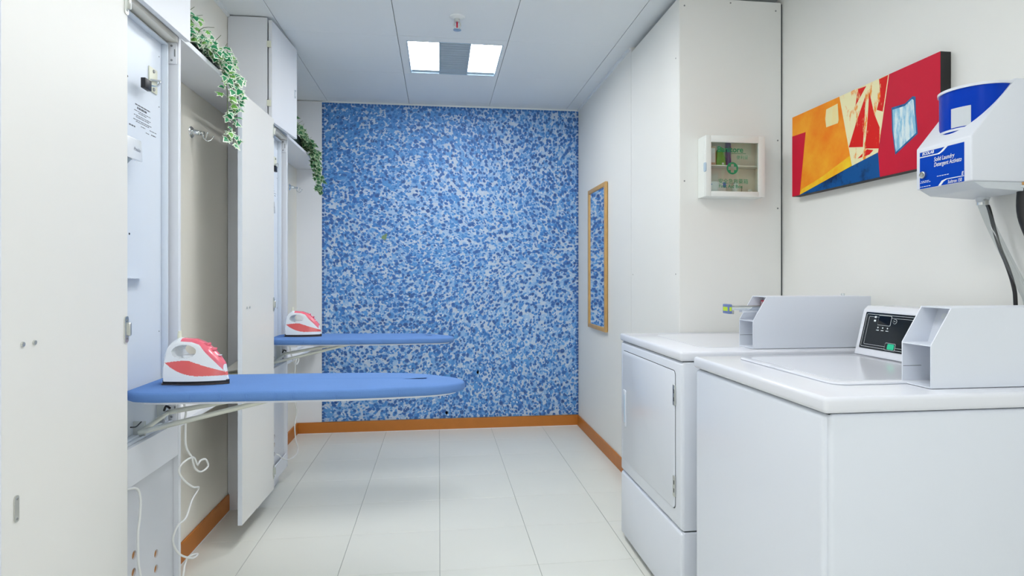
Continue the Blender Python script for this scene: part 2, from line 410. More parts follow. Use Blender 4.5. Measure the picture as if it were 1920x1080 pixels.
    for c, e in C: buf += [c[0], c[1], c[2], 1.0] + [e[0], e[1], e[2], 1.0] * 2
    at.data.foreach_set('color', buf)
    m = bpy.data.materials.new('dab_paint'); m.use_nodes = True; nt = m.node_tree; b = nt.nodes['Principled BSDF']; b.inputs['Roughness'].default_value = .55
    a = nt.nodes.new('ShaderNodeVertexColor'); a.layer_name = 'dab'
    tc = nt.nodes.new('ShaderNodeTexCoord'); n = nt.nodes.new('ShaderNodeTexNoise'); n.inputs['Scale'].default_value = 90; n.inputs['Detail'].default_value = 4
    mp = nt.nodes.new('ShaderNodeMapRange'); mp.inputs[1].default_value = .35; mp.inputs[2].default_value = .7; mp.inputs[3].default_value = 0; mp.inputs[4].default_value = .22
    mxn = nt.nodes.new('ShaderNodeMix'); mxn.data_type = 'RGBA'; mxn.inputs[7].default_value = (.13, .36, .74, 1)
    nt.links.new(tc.outputs['Object'], n.inputs['Vector']); nt.links.new(n.outputs['Fac'], mp.inputs[0]); nt.links.new(mp.outputs[0], mxn.inputs[0])
    nt.links.new(a.outputs['Color'], mxn.inputs[6]); nt.links.new(mxn.outputs[2], b.inputs['Base Color'])
    me.materials.append(m); o = bpy.data.objects.new('paint_dabs', me); COL.objects.link(o); o.parent = mu; o['kind'] = 'stuff'
dabs()

# ================================================================== CEILING LIGHTS, SPRINKLER
def ceiling_light(x0, x1, y0, y1, label):
    t = thing('ceiling_light', label, 'ceiling light', ((x0 + x1) / 2, (y0 + y1) / 2, ZC), 'square recessed ceiling lights')
    a, b, c, d = x0 + .045, x1 - .022, y0 + .062, y1 - .016
    mb = MB()
    mb.box((x0 + .0015, y0 + .001, ZC), (a, y1 - .001, ZC + .006)); mb.box((b, y0 + .001, ZC), (x1 - .0015, y1 - .001, ZC + .006))
    mb.box((a, y0 + .001, ZC), (b, c, ZC + .006)); mb.box((a, d, ZC), (b, y1 - .001, ZC + .006)); mb.build('surround', 'ceiling', t)
    mb = MB(); e = .006
    mb.box((a, c, ZC - .002), (a + e, d, ZC + .05)); mb.box((b - e, c, ZC - .002), (b, d, ZC + .05))
    mb.box((a + e, c, ZC - .002), (b - e, c + e, ZC + .05)); mb.box((a + e, d - e, ZC - .002), (b - e, d, ZC + .05)); mb.build('frame', 'light_frame', t)
    w3 = (b - a - 2 * e) / 3
    for k in (0, 2):
        p = a + e + w3 * k
        bx('diffuser', (p + .002, c + e, ZC + .010), (p + w3 - .002, d - e - .035, ZC + .014), 'diffuser', t)
        bx('diffuser_end', (p + .002, d - e - .035, ZC + .006), (p + w3 - .002, d - e, ZC + .012), 'light_metal', t)
    p = a + e + w3
    lv = bx('louvre_panel', (p + .002, c + e, ZC + .004), (p + w3 - .002, d - e, ZC + .012), 'light_metal', t)
    for k in range(12): y = c + e + .02 + k * .036; bx('louvre_slat', (p + .006, y, ZC + .001), (p + w3 - .006, y + .004, ZC + .004), 'light_metal', lv)
    for q in (p, p + w3): bx('divider', (q - .002, c + e, ZC - .002), (q + .002, d - e, ZC + .03), 'light_frame', t)
    bx('housing', (a, c, ZC + .04), (b, d, ZC + .06), 'light_frame', t)
ceiling_light(*LIGHTS[0], 'square recessed ceiling light with two lit panels and a grey middle, nearest the mural')
ceiling_light(*LIGHTS[1], 'added fill light in a square ceiling fitting overhead between the ironing cabinets and the dryer, out of the picture')
ceiling_light(*LIGHTS[2], 'added fill light in a square ceiling fitting above the washing machine, out of the picture overhead')
ceiling_light(*LIGHTS[3], 'added fill light in a square ceiling fitting farthest from the mural, behind the viewpoint')
sp = thing('fire_sprinkler', 'small chrome pendent fire sprinkler with red bulb on the ceiling', 'sprinkler', (0.092, 3.0, ZC))
SX = 0.092
MB().lathe((SX, 3.0, ZC), (0, 0, -1), [(.040, 0), (.038, .004), (.026, .008), (.019, .011)], 24).build('escutcheon', 'ceiling', sp, 30)
MB().lathe((SX, 3.0, ZC - .010), (0, 0, -1), [(.015, 0), (.015, .012), (.011, .016)], 12).build('body', 'steel', sp, 30)
for q in (-1, 1): MB().tube([(SX + q * .011, 3.0, ZC - .024), (SX + q * .017, 3.0, ZC - .040), (SX + q * .006, 3.0, ZC - .060)], .0042, 8, 4).build('frame_arm', 'steel', sp, 40)
MB().tube([(SX, 3.0, ZC - .024), (SX, 3.0, ZC - .058)], .0045, 8).build('bulb', 'bulb_red', sp, 40)
MB().lathe((SX, 3.0, ZC - .060), (0, 0, -1), [(.008, 0), (.021, .003), (.021, .006), (.004, .008)], 14).build('deflector', 'steel', sp, 30)

# ================================================================== IRONING UNITS
def hinge(name, x, y, z, parent, ang=0):
    """steel cup-hinge on the visible face of an open leaf"""
    h = MB().prism(rrect((x, y, z), EY, EZ, .009, .035, .006), (.003, 0, 0)).build(name, 'steel', parent, 40)
    mb = MB().box((x - .02, y + .004, z - .018), (x + .009, y + .013, z + .018), .002, 1); mb.build('hinge_arm', 'steel', h, 40)
    for q in (-.024, .024): MB().lathe((x + .003, y, z + q), (1, 0, 0), [(.003, 0), (.003, .0012)], 8).build('hinge_screw', 'screw', h)
    return h
def ironing_cabinet(dy, lab, wall_side_visible, tiny):
    y0, y1 = 1.70 + dy, 2.105 + dy
    t = thing('ironing_cabinet', lab, 'cabinet', ((XL + XC) / 2, (y0 + y1) / 2, 0), 'built-in ironing cabinets on the left wall')
    bx('plinth', (XL + .004, y0 + .004, 0), (XC - .05, y1 - .004, .088), 'cab_white', t)
    bx('side_panel', (XL + .002, y0, .088), (XC, y0 + .018, 1.98), 'cab_white', t, .001, 1)
    bx('side_panel', (XL + .002, y1 - .018, .088), (XC, y1, 1.98), 'cab_white', t, .001, 1)
    bx('bottom_panel', (XL + .002, y0 + .018, .088), (XC - .002, y1 - .018, .106), 'cab_white', t)
    bx('toe_board', (XC - .009, y0 + .019, .10), (XC - .001, y1 - .002, .165), 'cab_white', t, .001, 1)
    bx('top_panel', (XL + .002, y0 + .018, 1.962), (XC - .002, y1 - .018, 1.98), 'wall_cream', t)
    bx('rail', (XC - .018, y0 + .018, .582), (XC - .001, y1 - .018, .692), 'cab_white', t, .001, 1)
    bx('rail_ledge', (XC - .044, y0 + .018, .672), (XC - .018, y1 - .018, .676), 'steel_white', t)
    # lower panel with drilled cable holes, chipboard showing in the bores
    XP = XC - .0165
    hs = [circle((XP, yy, zz), EY, EZ, .0125) for yy, zz in (((3.300, .315), (3.300, .271), (3.300, .220)) if dy else ((1.833, .368), (1.831, .318), (1.967, .309), (1.967, .261)))]
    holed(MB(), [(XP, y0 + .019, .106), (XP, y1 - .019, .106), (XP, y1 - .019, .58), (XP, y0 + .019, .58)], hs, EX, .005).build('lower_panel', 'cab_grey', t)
    bx('lower_panel_core', (XP - .017, y0 + .018, .106), (XP - .005, y1 - .018, .58), 'chipboard', t)
    # folded-steel liner the board swings out of
    ln = bx('steel_liner', (XC - .050, y0 + .022, .70), (XC - .046, y1 - .034, 1.952), 'steel_white', t)
    for a, b in (((XC - .046, y1 - .037, .70), (XC - .026, y1 - .031, 1.952)), ((XC - .046, y0 + .022, 1.946), (XC - .026, y1 - .037, 1.952)), ((XC - .046, y0 + .022, .70), (XC - .026, y1 - .037, .706))):
        bx('liner_rim', a, b, 'steel_white', ln, .0015, 2)
    bx('liner_floor', (XC - .05, y0 + .02, .692), (XC - .018, y1 - .02, .70), 'steel_white', ln)
    X0 = XC - .046
    for yy, zz in ((1.855, 1.77), (1.866, 1.306)): MB().lathe((X0, yy + dy, zz), (1, 0, 0), [(.0032, 0), (.003, .001)], 10).build('rivet_hole', 'black', ln)
    for yy, zz in ((2.052, 1.735), (2.052, 1.90), (2.052, 1.0)): MB().lathe((X0, yy + dy, zz), (1, 0, 0), [(.0022, 0), (.002, .001)], 8).build('rivet', 'screw', ln)
    # latch that holds the board upright
    lt = MB().box((X0, 1.980 + dy, 1.768), (X0 + .004, 2.034 + dy, 1.846), .0015).build('latch_plate', 'cream_plastic', t, 40)
    for zz in (1.778, 1.836): MB().lathe((X0 + .004, 2.007 + dy, zz), (1, 0, 0), [(.006, 0), (.005, .003), (.002, .003)], 10).build('latch_screw', 'screw', lt)
    MB().tube([(X0 + .010, 1.978 + dy, 1.80), (X0 + .010, 2.036 + dy, 1.815)], .0035, 8).build('latch_pin', 'steel', lt, 40)
    MB().tube([(X0 + .010, 2.036 + dy, 1.815), (X0 + .012, 2.03 + dy, 1.805), (X0 + .022, 1.985 + dy, 1.782), (X0 + .030, 1.92 + dy, 1.765)], .0028, 8, 5).build('latch_wire', 'chrome', lt, 40)
    MB().box((X0 + .022, 1.885 + dy, 1.747), (X0 + .036, 1.925 + dy, 1.778), .002).build('latch_grip', 'black', lt, 40)
    # printed notice: lines far too small to read
    r = random.Random(5)
    for i, (ya, yb, zz, hh) in enumerate(((1.900, 1.992, 1.700, .0035), (1.912, 1.972, 1.690, .006), (1.895, 1.995, 1.682, .002), (1.92, 1.97, 1.677, .002), (1.893, 1.995, 1.668, .002), (1.905, 1.985, 1.663, .002), (1.890, 2.000, 1.654, .002), (1.905, 1.985, 1.649, .002), (1.935, 1.962, 1.640, .002), (1.99, 2.035, 1.641, .002), (1.865, 1.90, 1.630, .004), (1.965, 1.985, 1.628, .002), (2.0, 2.03, 1.629, .003))):
        mb = MB(); y = ya
        while y < yb:
            l = r.uniform(.006, .018); mb.box((X0, y + dy, zz), (X0 + .0004, min(y + l, yb) + dy, zz + hh)); y += l + .003
        mb.build('notice_line', 'print_grey', ln)
    # iron holder box with a hollow underside
    hd = MB().prism([(X0, 1.725 + dy, 1.583), (X0 + .042, 1.725 + dy, 1.578), (X0 + .046, 1.725 + dy, 1.515), (X0, 1.725 + dy, 1.525)], (0, .125, 0), .003).build('iron_holder', 'iron_white', t, 40)
    MB().prism([(X0, 1.73 + dy, 1.525), (X0 + .04, 1.73 + dy, 1.516), (X0 + .012, 1.73 + dy, 1.485), (X0, 1.73 + dy, 1.485)], (0, .07, 0)).build('holder_bracket', 'light_metal', hd)
    text('holder_print', 'Presslite', .0135, (X0 + .0445, 1.800 + dy, 1.542), (0, 1, 0), (.06, 0, 1), 'print_grey', hd, sx=.8, depth=.0008)
    bx('ledge', (X0, 1.83 + dy, 1.173), (X0 + .022, 1.925 + dy, 1.176), 'steel_white', ln)
    # catch plates on the far cheek
    for zz in (1.925, .735, 1.40):
        if zz == 1.40: continue
        c = bx('catch_plate', (XC - .036, y1 - .023, zz - .036), (XC - .004, y1 - .018, zz + .036), 'cab_white', t, .002)
        for q in (-.024, .024): MB().lathe((XC - .02, y1 - .023, zz + q), (0, -1, 0), [(.004, 0), (.003, .002)], 8).build('catch_screw', 'screw', c)
        bx('catch_slot', (XC - .011, y1 - .025, zz - .012), (XC - .008, y1 - .023, zz + .012), 'screw', c)
    # lower door folded flat open along the wall
    ya, yb = 1.256 + dy, 1.692 + dy
    sl = lambda y: -.830 - .016 * (yb - y) / (yb - ya)
    d = MB().prism([(sl(ya), ya, .10), (sl(yb), yb, .10), (sl(yb) - .018, yb, .10), (sl(ya) - .018, ya, .10)], (0, 0, 1.878), .0012, 1).build('door', 'door_cream', t, 40)
    MB().prism([(sl(ya) + .0003, ya - .0006, .101), (sl(ya) - .0178, ya - .0006, .101), (sl(ya) - .0178, ya + .0005, .101), (sl(ya) + .0003, ya + .0005, .101)], (0, 0, 1.876)).build('edge_band', 'edge_band', d)
    for zz in (1.915, 1.038, .192): hinge('hinge', -.8305, yb - .008, zz, d)
    for yy in (1.312, 1.345): MB().lathe((sl(yy + dy), yy + dy, 1.041), (1, 0, 0), [(.0055, 0), (.005, .003), (.002, .004)], 10).build('screw', 'steel', d, 40)
    pl = MB().prism(rrect((sl(1.295 + dy), 1.295 + dy, .712), EY, EZ, .0065, .027, .006), (.002, 0, 0)).build('strike_plate', 'steel', d, 40)
    for q in (-.02, .02): MB().lathe((sl(1.295 + dy) + .002, 1.295 + dy, .712 + q), (1, 0, 0), [(.003, 0), (.002, .001)], 8).build('plate_screw', 'screw', pl)
    return t
ironing_cabinet(0, 'white built-in ironing cabinet nearest the viewer, its cream door folded wide open', False, False)
ironing_cabinet(1.41, 'white built-in ironing cabinet farther back by the mural, cream door folded open', True, True)

def cupboard(dy, lab, ajar):
    y0, y1 = 1.70 + dy, 2.105 + dy
    t = thing('wall_cupboard', lab, 'cupboard', ((XL + XC) / 2, (y0 + y1) / 2, 1.982), 'cupboards above the ironing cabinets')
    z0, z1 = 1.982, ZC - .006
    bx('side_panel', (XL + .002, y0, z0), (XC - .001, y0 + .018, z1), 'cab_white', t, .001, 1)
    bx('side_panel', (XL + .002, y1 - .018, z0), (XC - .001, y1, z1), 'cab_white', t, .001, 1)
    bx('bottom_panel', (XL + .002, y0 + .018, z0), (XC - .001, y1 - .018, z0 + .016), 'cab_white', t)
    bx('top_panel', (XL + .002, y0 + .018, z1 - .016), (XC - .001, y1 - .018, z1), 'cab_white', t)
    bx('back_panel', (XL + .002, y0 + .018, z0 + .016), (XL + .008, y1 - .018, z1 - .016), 'cab_white', t)
    a = math.radians(ajar); c, s = math.cos(a), math.sin(a); w = .395
    def q(x, y): return (XC + .004 + x * c + y * s, y0 + .006 - x * s + y * c)
    pts = [q(0, 0), q(0, w), q(.018, w), q(.018, 0)]
    d = MB().prism([(p[0], p[1], z0 - .012) for p in pts], (0, 0, z1 - z0 + .002), .0012, 1).build('door', 'panel_white', t, 40)
    for zz in (2.06, 2.36): bx('hinge', (XC - .002, y0 - .003, zz - .016), (XC + .018, y0 + .003, zz + .016), 'cream_plastic', d, .001, 1)
    p = q(.018, w - .045)
    k = MB().prism(rrect((p[0], p[1], 2.215), EY, EZ, .008, .024, .006), (.006, 0, 0)).build('cam_lock', 'chrome', d, 40)
    MB().prism(rrect((p[0] + .006, p[1], 2.215), EY, EZ, .0045, .014, .004), (.001, 0, 0)).build('lock_face', 'cab_white', k)
cupboard(0, 'white wall cupboard near the viewer, above the nearer ironing cabinet, door closed', 1.5)
cupboard(1.41, 'white wall cupboard at the ceiling above the farther ironing cabinet, door ajar', 4.5)

# ------------------------------------------------ recess shelves
def shelf(y0, y1, z0, z1, lab, grp):
    o = bx('recess_shelf', (XL + .001, y0, z0), (XC - .001, y1, z1), 'panel_white', None, .001, 1, base=((XL + XC) / 2, (y0 + y1) / 2, z0))
    tag(o, lab, 'shelf', grp)
shelf(2.106, 3.109, 1.982, 2.0, 'high white shelf between the two ironing cabinets carrying the nearer ivy', 'recess shelves')
shelf(3.516, YB - .016, 1.982, 2.0, 'high white shelf beside the mural carrying the farther ivy', 'recess shelves')
shelf(2.106, 3.109, .672, .690, 'low white shelf in the recess between the cabinets, behind the nearer board', 'recess shelves')
shelf(3.516, YB - .016, .672, .690, 'low white shelf in the far recess beside the mural, under the farther board', 'recess shelves')

# ------------------------------------------------ ironing boards
def board(dy, lab):
    yc = 1.915 + dy
    t = thing('ironing_board', lab, 'ironing board', (XC, yc, .70), 'fold-down ironing boards')
    # plan outline, nose towards +X
    out = []
    xs_ = [-.893, -.86, -.80, -.6, -.45, -.34, -.25, -.17, -.10, -.04, .005, .04, .062, .076, .083]
    hw = [.110, .142, .155, .158, .158, .157, .153, .145, .132, .114, .094, .071, .049, .027, .0]
    up = [(x, yc + .008 + h) for x, h in zip(xs_, hw)]; dn = [(x, yc + .008 - h) for x, h in zip(xs_, hw)]
    ring = dn[:-1] + [up[-1]] + up[:-1][::-1]
    def zt(x): return .846 + .006 * max(0, -x) - .006 * max(0, (x + .1) / .18)
    # padded cover: rings from the lower edge over the rounded rim to the crown
    mb = MB(); rings = []
    ctr = Vector((-.4, yc + .008, 0))
    def sc(p, k): return Vector((p[0] - (p[0] - ctr.x) * k * .35 if abs(p[0] + .4) > .4 else p[0] , ctr.y + (p[1] - ctr.y) * (1 - k), 0))
    rn = random.Random(2 + int(dy * 10))
    for k, dz in ((.05, -.030), (.0, -.027), (-.012, -.018), (-.010, -.008), (.01, -.002), (.05, .0), (.4, .003), (.85, .004)):
        row = []
        for i, p in enumerate(ring):
            v = sc(p, k); wob = .0012 * math.sin(37 * p[0]) if -.030 < dz < -.004 else 0
            v.z = zt(p[0]) + dz; v.y += wob; row.append(mb.bm.verts.new(v))
        rings.append(row)
    n = len(ring)
    for a, b in zip(rings, rings[1:]):
        for i in range(n): mb.bm.faces.new([a[i], a[(i + 1) % n], b[(i + 1) % n], b[i]])
    mb.bm.faces.new(rings[-1]); mb.bm.faces.new(rings[0][::-1])
    cov = mb.build('padded_cover', 'board_fabric', t, 60)
    # gathers in the hem
    for x in (-.70, -.62, -.55, -.47, -.42, -.30, -.12):
        h = .156 if x < -.2 else .1335
        MB().tube([(x, yc + .008 - h - .0035, zt(x) - .005), (x + .002, yc + .008 - h - .0045, zt(x) - .014), (x - .001, yc + .008 - h - .003, zt(x) - .026)], [.0005, .0016], 6, 3).build('hem_gather', 'board_fabric', cov, 60)
    # white base board
    rb = [(-.4 + (p[0] + .4) * .95, yc + .008 + (p[1] - yc - .008) * .90) for p in ring]
    MB().prism([(p[0], p[1], zt(p[0]) - .037) for p in rb], (0, 0, .008)).build('base_board', 'panel_white', t)
    # two struts that meet at the cabinet
    for ya, yb, xa, xb, za in ((1.858, 1.86, -.880, -.478, .718), (1.885, 1.975, -.872, -.598, .722)):
        if ya == 1.858:
            pts = [(xa, ya + dy, za), (xb, yb + dy, .812)]
        else:
            pts = [(-.875, 1.86 + dy, .720), (-.845, 1.965 + dy, .752), (-.60, 1.975 + dy, .792), (-.50, 1.975 + dy, .812)]
        MB().tube(pts, .0078, 12).build('strut', 'tube_steel', t, 50)
    MB().lathe((-.478, 1.842 + dy, .812), (0, 1, 0), [(.006, 0), (.006, .036)], 10).build('strut_pin', 'steel', t, 40)
    MB().tube([(-.858, 1.967 + dy, .757), (-.850, 1.962 + dy, .772), (-.836, 1.957 + dy, .766)], .0035, 8, 4).build('pivot_clip', 'black', t, 40)
    MB().tube([(-.875, 1.80 + dy, .748), (-.875, 1.83 + dy, .742), (-.875, 1.86 + dy, .749)], .002, 6, 4).build('pivot_spring', 'black', t, 40)
    bx('pivot_bracket', (-.908, 1.88 + dy, .701), (-.874, 1.886 + dy, .745), 'steel', t, .001, 1)
    bx('pivot_bracket', (-.908, 2.03 + dy, .702), (-.885, 2.036 + dy, .80), 'steel', t, .001, 1)
board(0, 'blue padded fold-down ironing board nearest the viewer, with its rounded nose over the floor')
board(1.41, 'blue padded fold-down ironing board farther back, in front of the mural')

# ------------------------------------------------ steam irons
def iron(x, y, z, rz, lab):
    t = thing('steam_iron', lab, 'iron', (x, y, z), 'steam irons on the ironing boards')
    t.rotation_euler.z = rz
    L, Hh = .206, .137
    tp = [(0, .024), (.005, .05), (.038, .094), (.135, .124), (.25, .1385), (.346, .137), (.48, .1355), (.615, .126), (.73, .110), (.846, .087), (.942, .065), (.966, .040), (1.0, .016)]
    def ztop(t_):
        for (a, b), (c, d) in zip(tp, tp[1:]):
            if t_ <= c: return b + (d - b) * (t_ - a) / (c - a)
        return tp[-1][1]
    def w0(t_): return .053 * max(0.02, (1 - max(0, (t_ - .12) / .88) ** 2.1)) ** .75 * min(1, (.30 + t_ / .12 * .7)) if t_ < 1 else .003
    NX, NS = 132, 84
    def W(t_, s):
        zz = s * ztop(t_) / Hh
        k = 1 - .62 * zz ** 1.15
        return w0(t_) * k + .0005
    def P(i, j, sd):
        a = i / NX; t_ = a; s = j / NS; zb = .012
        zt_ = max(ztop(t_), zb + .004); zz = zb + (zt_ - zb) * s
        rd = 1 - max(0, (s - .86) / .14) ** 2 * .45
        return Vector((-L / 2 + L * (t_ + .085 * (1 - t_) ** 7 * max(0, 1 - (zz - zb) / .040) ** 1.4 + .02 * (1 - t_) ** 7 * max(0, (zz - .055) / .08)), sd * W(t_, s) * rd, zz))
    hole = lambda t_, zz: ((t_ - .385) / .185) ** 2 + ((zz - .0985) / .0205) ** 2 * (1 if t_ < .40 else 1.05) < 1
    def lens(t_, zz):
        if t_ < .13: return False
        u_ = (t_ - .13) / .86
        lo = .027 + .039 * max(0, 1 - u_ / .62) ** 2.0
        hi = .066 + .007 * math.sin(PI / 2 * min(1, u_ / .40)) - .060 * max(0, u_ - .40)
        return lo < zz < max(hi, lo + .002) and t_ < .985
    def strip(t_, zz): return .30 < t_ < .945 and zz > ztop(t_) - .0085 - .010 * min(1, max(0, (t_ - .60) / .12)) - .004 * max(0, (t_ - .5))
    bms = {'white': MB(), 'tank': MB(), 'strip': MB()}
    vs = {k: {} for k in bms}
    def gv(k, i, j, sd):
        d = vs[k]
        if (i, j, sd) not in d: d[(i, j, sd)] = bms[k].bm.verts.new(P(i, j, sd))
        return d[(i, j, sd)]
    kept = {}
    for i in range(NX):
        for j in range(NS):
            c = (P(i, j, 1) + P(i + 1, j + 1, 1)) / 2; t_ = (i + .5) / NX
            kept[(i, j)] = None if hole(t_, c.z) else ('strip' if strip(t_, c.z) else ('tank' if lens(t_, c.z) else 'white'))
    for (i, j), k in kept.items():
        if k is None: continue
        for sd in (1, -1): bms[k].bm.faces.new([gv(k, i, j, sd), gv(k, i + 1, j, sd), gv(k, i + 1, j + 1, sd), gv(k, i, j + 1, sd)])
        for (di, dj, e) in ((1, 0, ((i + 1, j), (i + 1, j + 1))), (-1, 0, ((i, j), (i, j + 1))), (0, 1, ((i, j + 1), (i + 1, j + 1))), (0, -1, ((i, j), (i + 1, j)))):
            nb = kept.get((i + di, j + dj), None)
            if nb is None:
                a, b = e; bms[k].bm.faces.new([gv(k, *a, 1), gv(k, *b, 1), gv(k, *b, -1), gv(k, *a, -1)])
    def fin(mb, name, m, parent=t):
        bmesh.ops.recalc_face_normals(mb.bm, faces=mb.bm.faces); me = bpy.data.meshes.new(name); mb.bm.to_mesh(me); mb.bm.free(); me.materials.append(M[m])
        me.shade_smooth(); me.set_sharp_from_angle(angle=math.radians(50))
        o = bpy.data.objects.new(name, me); COL.objects.link(o); o.parent = parent; return o
    body = fin(bms['white'], 'body', 'iron_white'); fin(bms['tank'], 'water_tank', 'iron_coral'); hs = fin(bms['strip'], 'handle_cover', 'iron_pink')
    # sole plate and heel gap
    def outline(k, z_): 
        n = 18; pts = []
        for i in range(n + 1): tt = .07 + .94 * i / n; pts.append((-L / 2 + L * tt, -w0(min(tt, .999)) * k, z_))
        for i in range(n, -1, -1): tt = .07 + .94 * i / n; pts.append((-L / 2 + L * tt, w0(min(tt, .999)) * k, z_))
        return pts
    fin(MB().prism(outline(.90, .006), (0, 0, .008)), 'heel_gap', 'black')
    fin(MB().prism(outline(.99, .0005), (0, 0, .0055)), 'soleplate', 'soleplate')
    # buttons and slider on the handle
    def top(t_): return Vector((-L / 2 + L * t_, 0, ztop(t_)))
    for tt in (.665, .76):
        p = top(tt); fin(MB().box(p + Vector((-.008, -.009, -.004)), p + Vector((.008, .009, .005)), .002), 'button', 'iron_pink', hs)
    p = top(.85); fin(MB().box(p + Vector((-.010, -.005, -.001)), p + Vector((.008, .005, .002)), .001), 'window', 'iron_white', hs)
    fin(MB().lathe((-L / 2 + L * .40, 0, .073), (0, 0, 1), [(.024, 0), (.024, .010), (.020, .013)], 20), 'temperature_dial', 'iron_white')
    fin(MB().tube([(-L / 2 + L * .225, 0, .132), (-L / 2 + L * .22, 0, .146), (-L / 2 + L * .225, 0, .158)], [.0075, .005], 10, 3), 'cord_guard', 'cream_plastic')
    return t
iron(-.735, 1.902, .8535, math.radians(-14), 'white steam iron with coral tank standing on the nearer ironing board')
iron(-.735, 3.312, .8535, math.radians(-12), 'white steam iron with coral tank standing on the farther ironing board')

# ------------------------------------------------ cords
def cord(pts, r, lab):
    o = MB().tube(pts, r, 8, 6).build('power_cord', 'cord', None, 60, base=pts[-1]); tag(o, lab, 'cord', 'white iron cords')
A = [(2.047, .79), (2.072, .733), (2.084, .703), (2.098, .679), (2.08, .614), (2.122, .562), (2.171, .51), (2.223, .48), (2.263, .486), (2.25, .515), (2.223, .52), (2.184, .517), (2.134, .558), (2.075, .561), (2.046, .541), (2.075, .497), (2.134, .456), (2.203, .429), (2.146, .406), (2.075, .374), (2.019, .373), (2.003, .332), (2.041, .271), (2.122, .218), (2.184, .204), (2.122, .223), (2.075, .216), (2.052, .193), (2.03, .12), (2.06, .03), (2.10, .004)]
cord([(-.842 + .006 * math.sin(i * 1.7), y, z) for i, (y, z) in enumerate(A)], .0034, 'white curly iron cord hanging to the floor beside the nearer cabinet')
cord([(-.862, y * .9685, 1.18 - (1.18 - z) * .9685) for y, z in [(1.80, .57), (1.865, .55), (1.887, .511), (1.883, .459), (1.872, .411), (1.874, .343), (1.878, .31), (1.887, .279), (1.895, .20), (1.90, .09), (1.90, .0)]] + [(-.858, 1.845, .004)], .0034, 'thin white cord hanging down the lower front of the nearer cabinet past its cable holes')
cord([(-.842, y, z) for y, z in [(3.46, .79), (3.50, .73), (3.56, .68), (3.63, .655), (3.68, .67), (3.66, .70), (3.60, .66), (3.57, .55), (3.56, .48), (3.60, .42), (3.633, .363), (3.584, .299), (3.613, .203), (3.662, .151), (3.633, .122), (3.509, .132), (3.40, .158)]] + [(-.85, 3.33, .190), (-.858, 3.305, .212), (-.872, 3.300, .220)], .0034, 'white iron cord looping by the skirting at the foot of the farther cabinet')

# ------------------------------------------------ robe hooks
def hook(y, z, lab):
    t = thing('robe_hook', lab, 'hook', (XL, y, z), 'chrome robe hooks in the recesses')
    MB().lathe((XL, y, z), (1, 0, 0), [(.025, 0), (.025, .003), (.020, .008), (.011, .010)], 20).build('rose', 'chrome', t, 40)
    MB().lathe((XL + .010, y, z), (1, 0, -.12), [(.012, 0), (.010, .020), (.007, .023), (.009, .026), (.009, .031), (.005, .033), (.009, .038), (.009, .044), (.003, .047)], 14).build('stem', 'chrome', t, 40)
    x0 = XL + .052
    for s in (-1, 1):
        h = MB().tube([(x0 - .004, y, z - .007), (x0, y + s * .003, z - .024), (x0 + .009, y + s * .013, z - .034), (x0 + .020, y + s * .025, z - .027), (x0 + .027, y + s * .034, z - .012)], .0022, 8, 5).build('prong', 'chrome', t, 50)
        MB().lathe((x0 + .027, y + s * .034, z - .015), (0, 0, 1), [(.001, 0), (.0045, .002), (.0045, .006), (.001, .008)], 10).build('prong_tip', 'chrome', h, 60)
hook(2.673, 1.80, 'chrome double robe hook on the wall under the nearer ivy shelf')
hook(4.345, 1.815, 'small chrome double robe hook on the wall under the farther ivy shelf')

# ------------------------------------------------ things lying on the low shelves
ca = thing('paper_bag', 'cream paper bag lying open-mouthed on the low shelf behind the nearer iron', 'bag', (-.945, 2.96, .69))
MB().box((-.99, 2.90, .6905), (-.93, 3.02, .722), .004).build('bag_body', 'cream_plastic', ca, 40)
MB().prism([(-1.0, 2.86, .735), (-.90, 2.93, .742), (-.87, 2.99, .795), (-.96, 2.95, .775)], (0, .05, -.012), .002).build('bag_flap', 'door_cream', ca, 40)
ct = thing('flat_carton', 'flat white carton lying on the low shelf beside the mural', 'box', (-.985, 4.15, .69))
bx('carton_body', (-1.04, 4.02, .6905), (-.93, 4.28, .715), 'panel_white', ct, .003)
bx('carton_lid', (-1.042, 4.018, .7155), (-.928, 4.282, .722), 'wall', ct, .002)

# ------------------------------------------------ ivy
def leaf_mesh(name, mats, k=1.0, seed=0):
    r = random.Random(seed)
    prof = [(0, .06), (.14, .02), (.40, -.08), (.33, .20), (.66, .36), (.30, .50), (.24, .70), (.0, 1.05)]
    half = [(x * r.uniform(.9, 1.1), y) for x, y in prof]
    pts = half + [(-x, y) for x, y in half[1:-1][::-1]]
    V = [Vector((x * k, y * k, -.18 * k * (abs(x)) + .10 * k * math.sin(y * 3))) for x, y in pts]
    c = Vector((0, .40 * k, .06 * k)); n = len(V)
    inn = [c + (v - c) * r.uniform(.66, .80) + Vector((0, 0, .004 * k)) for v in V]
    allv = V + inn + [c]; fs, mi = [], []
    for i in range(n):
        j = (i + 1) % n
        fs.append((i, j, n + j, n + i)); mi.append(0)
        fs.append((n + i, n + j, 2 * n)); mi.append(1)
    me = bpy.data.meshes.new(name); me.from_pydata(allv, [], fs)
    for m in mats: me.materials.append(M[m])
    me.polygons.foreach_set('material_index', mi)
    return me
def leaf_matrix(p, out, size, r):
    """tip hangs down/outwards, face looks outwards"""
    nrm = (Vector(out) + Vector((r.uniform(-.6, .6), r.uniform(-.6, .6), r.uniform(-.2, .6)))).normalized()
    tip = Vector((r.uniform(-.8, .8), r.uniform(-.8, .8), -r.uniform(.2, 1.2)))
    tip = (tip - nrm * tip.dot(nrm)).normalized(); sd = tip.cross(nrm)
    R = Matrix((sd, tip, nrm)).transposed().to_4x4()
    return Matrix.Translation(p) @ R @ Matrix.Scale(size, 4)
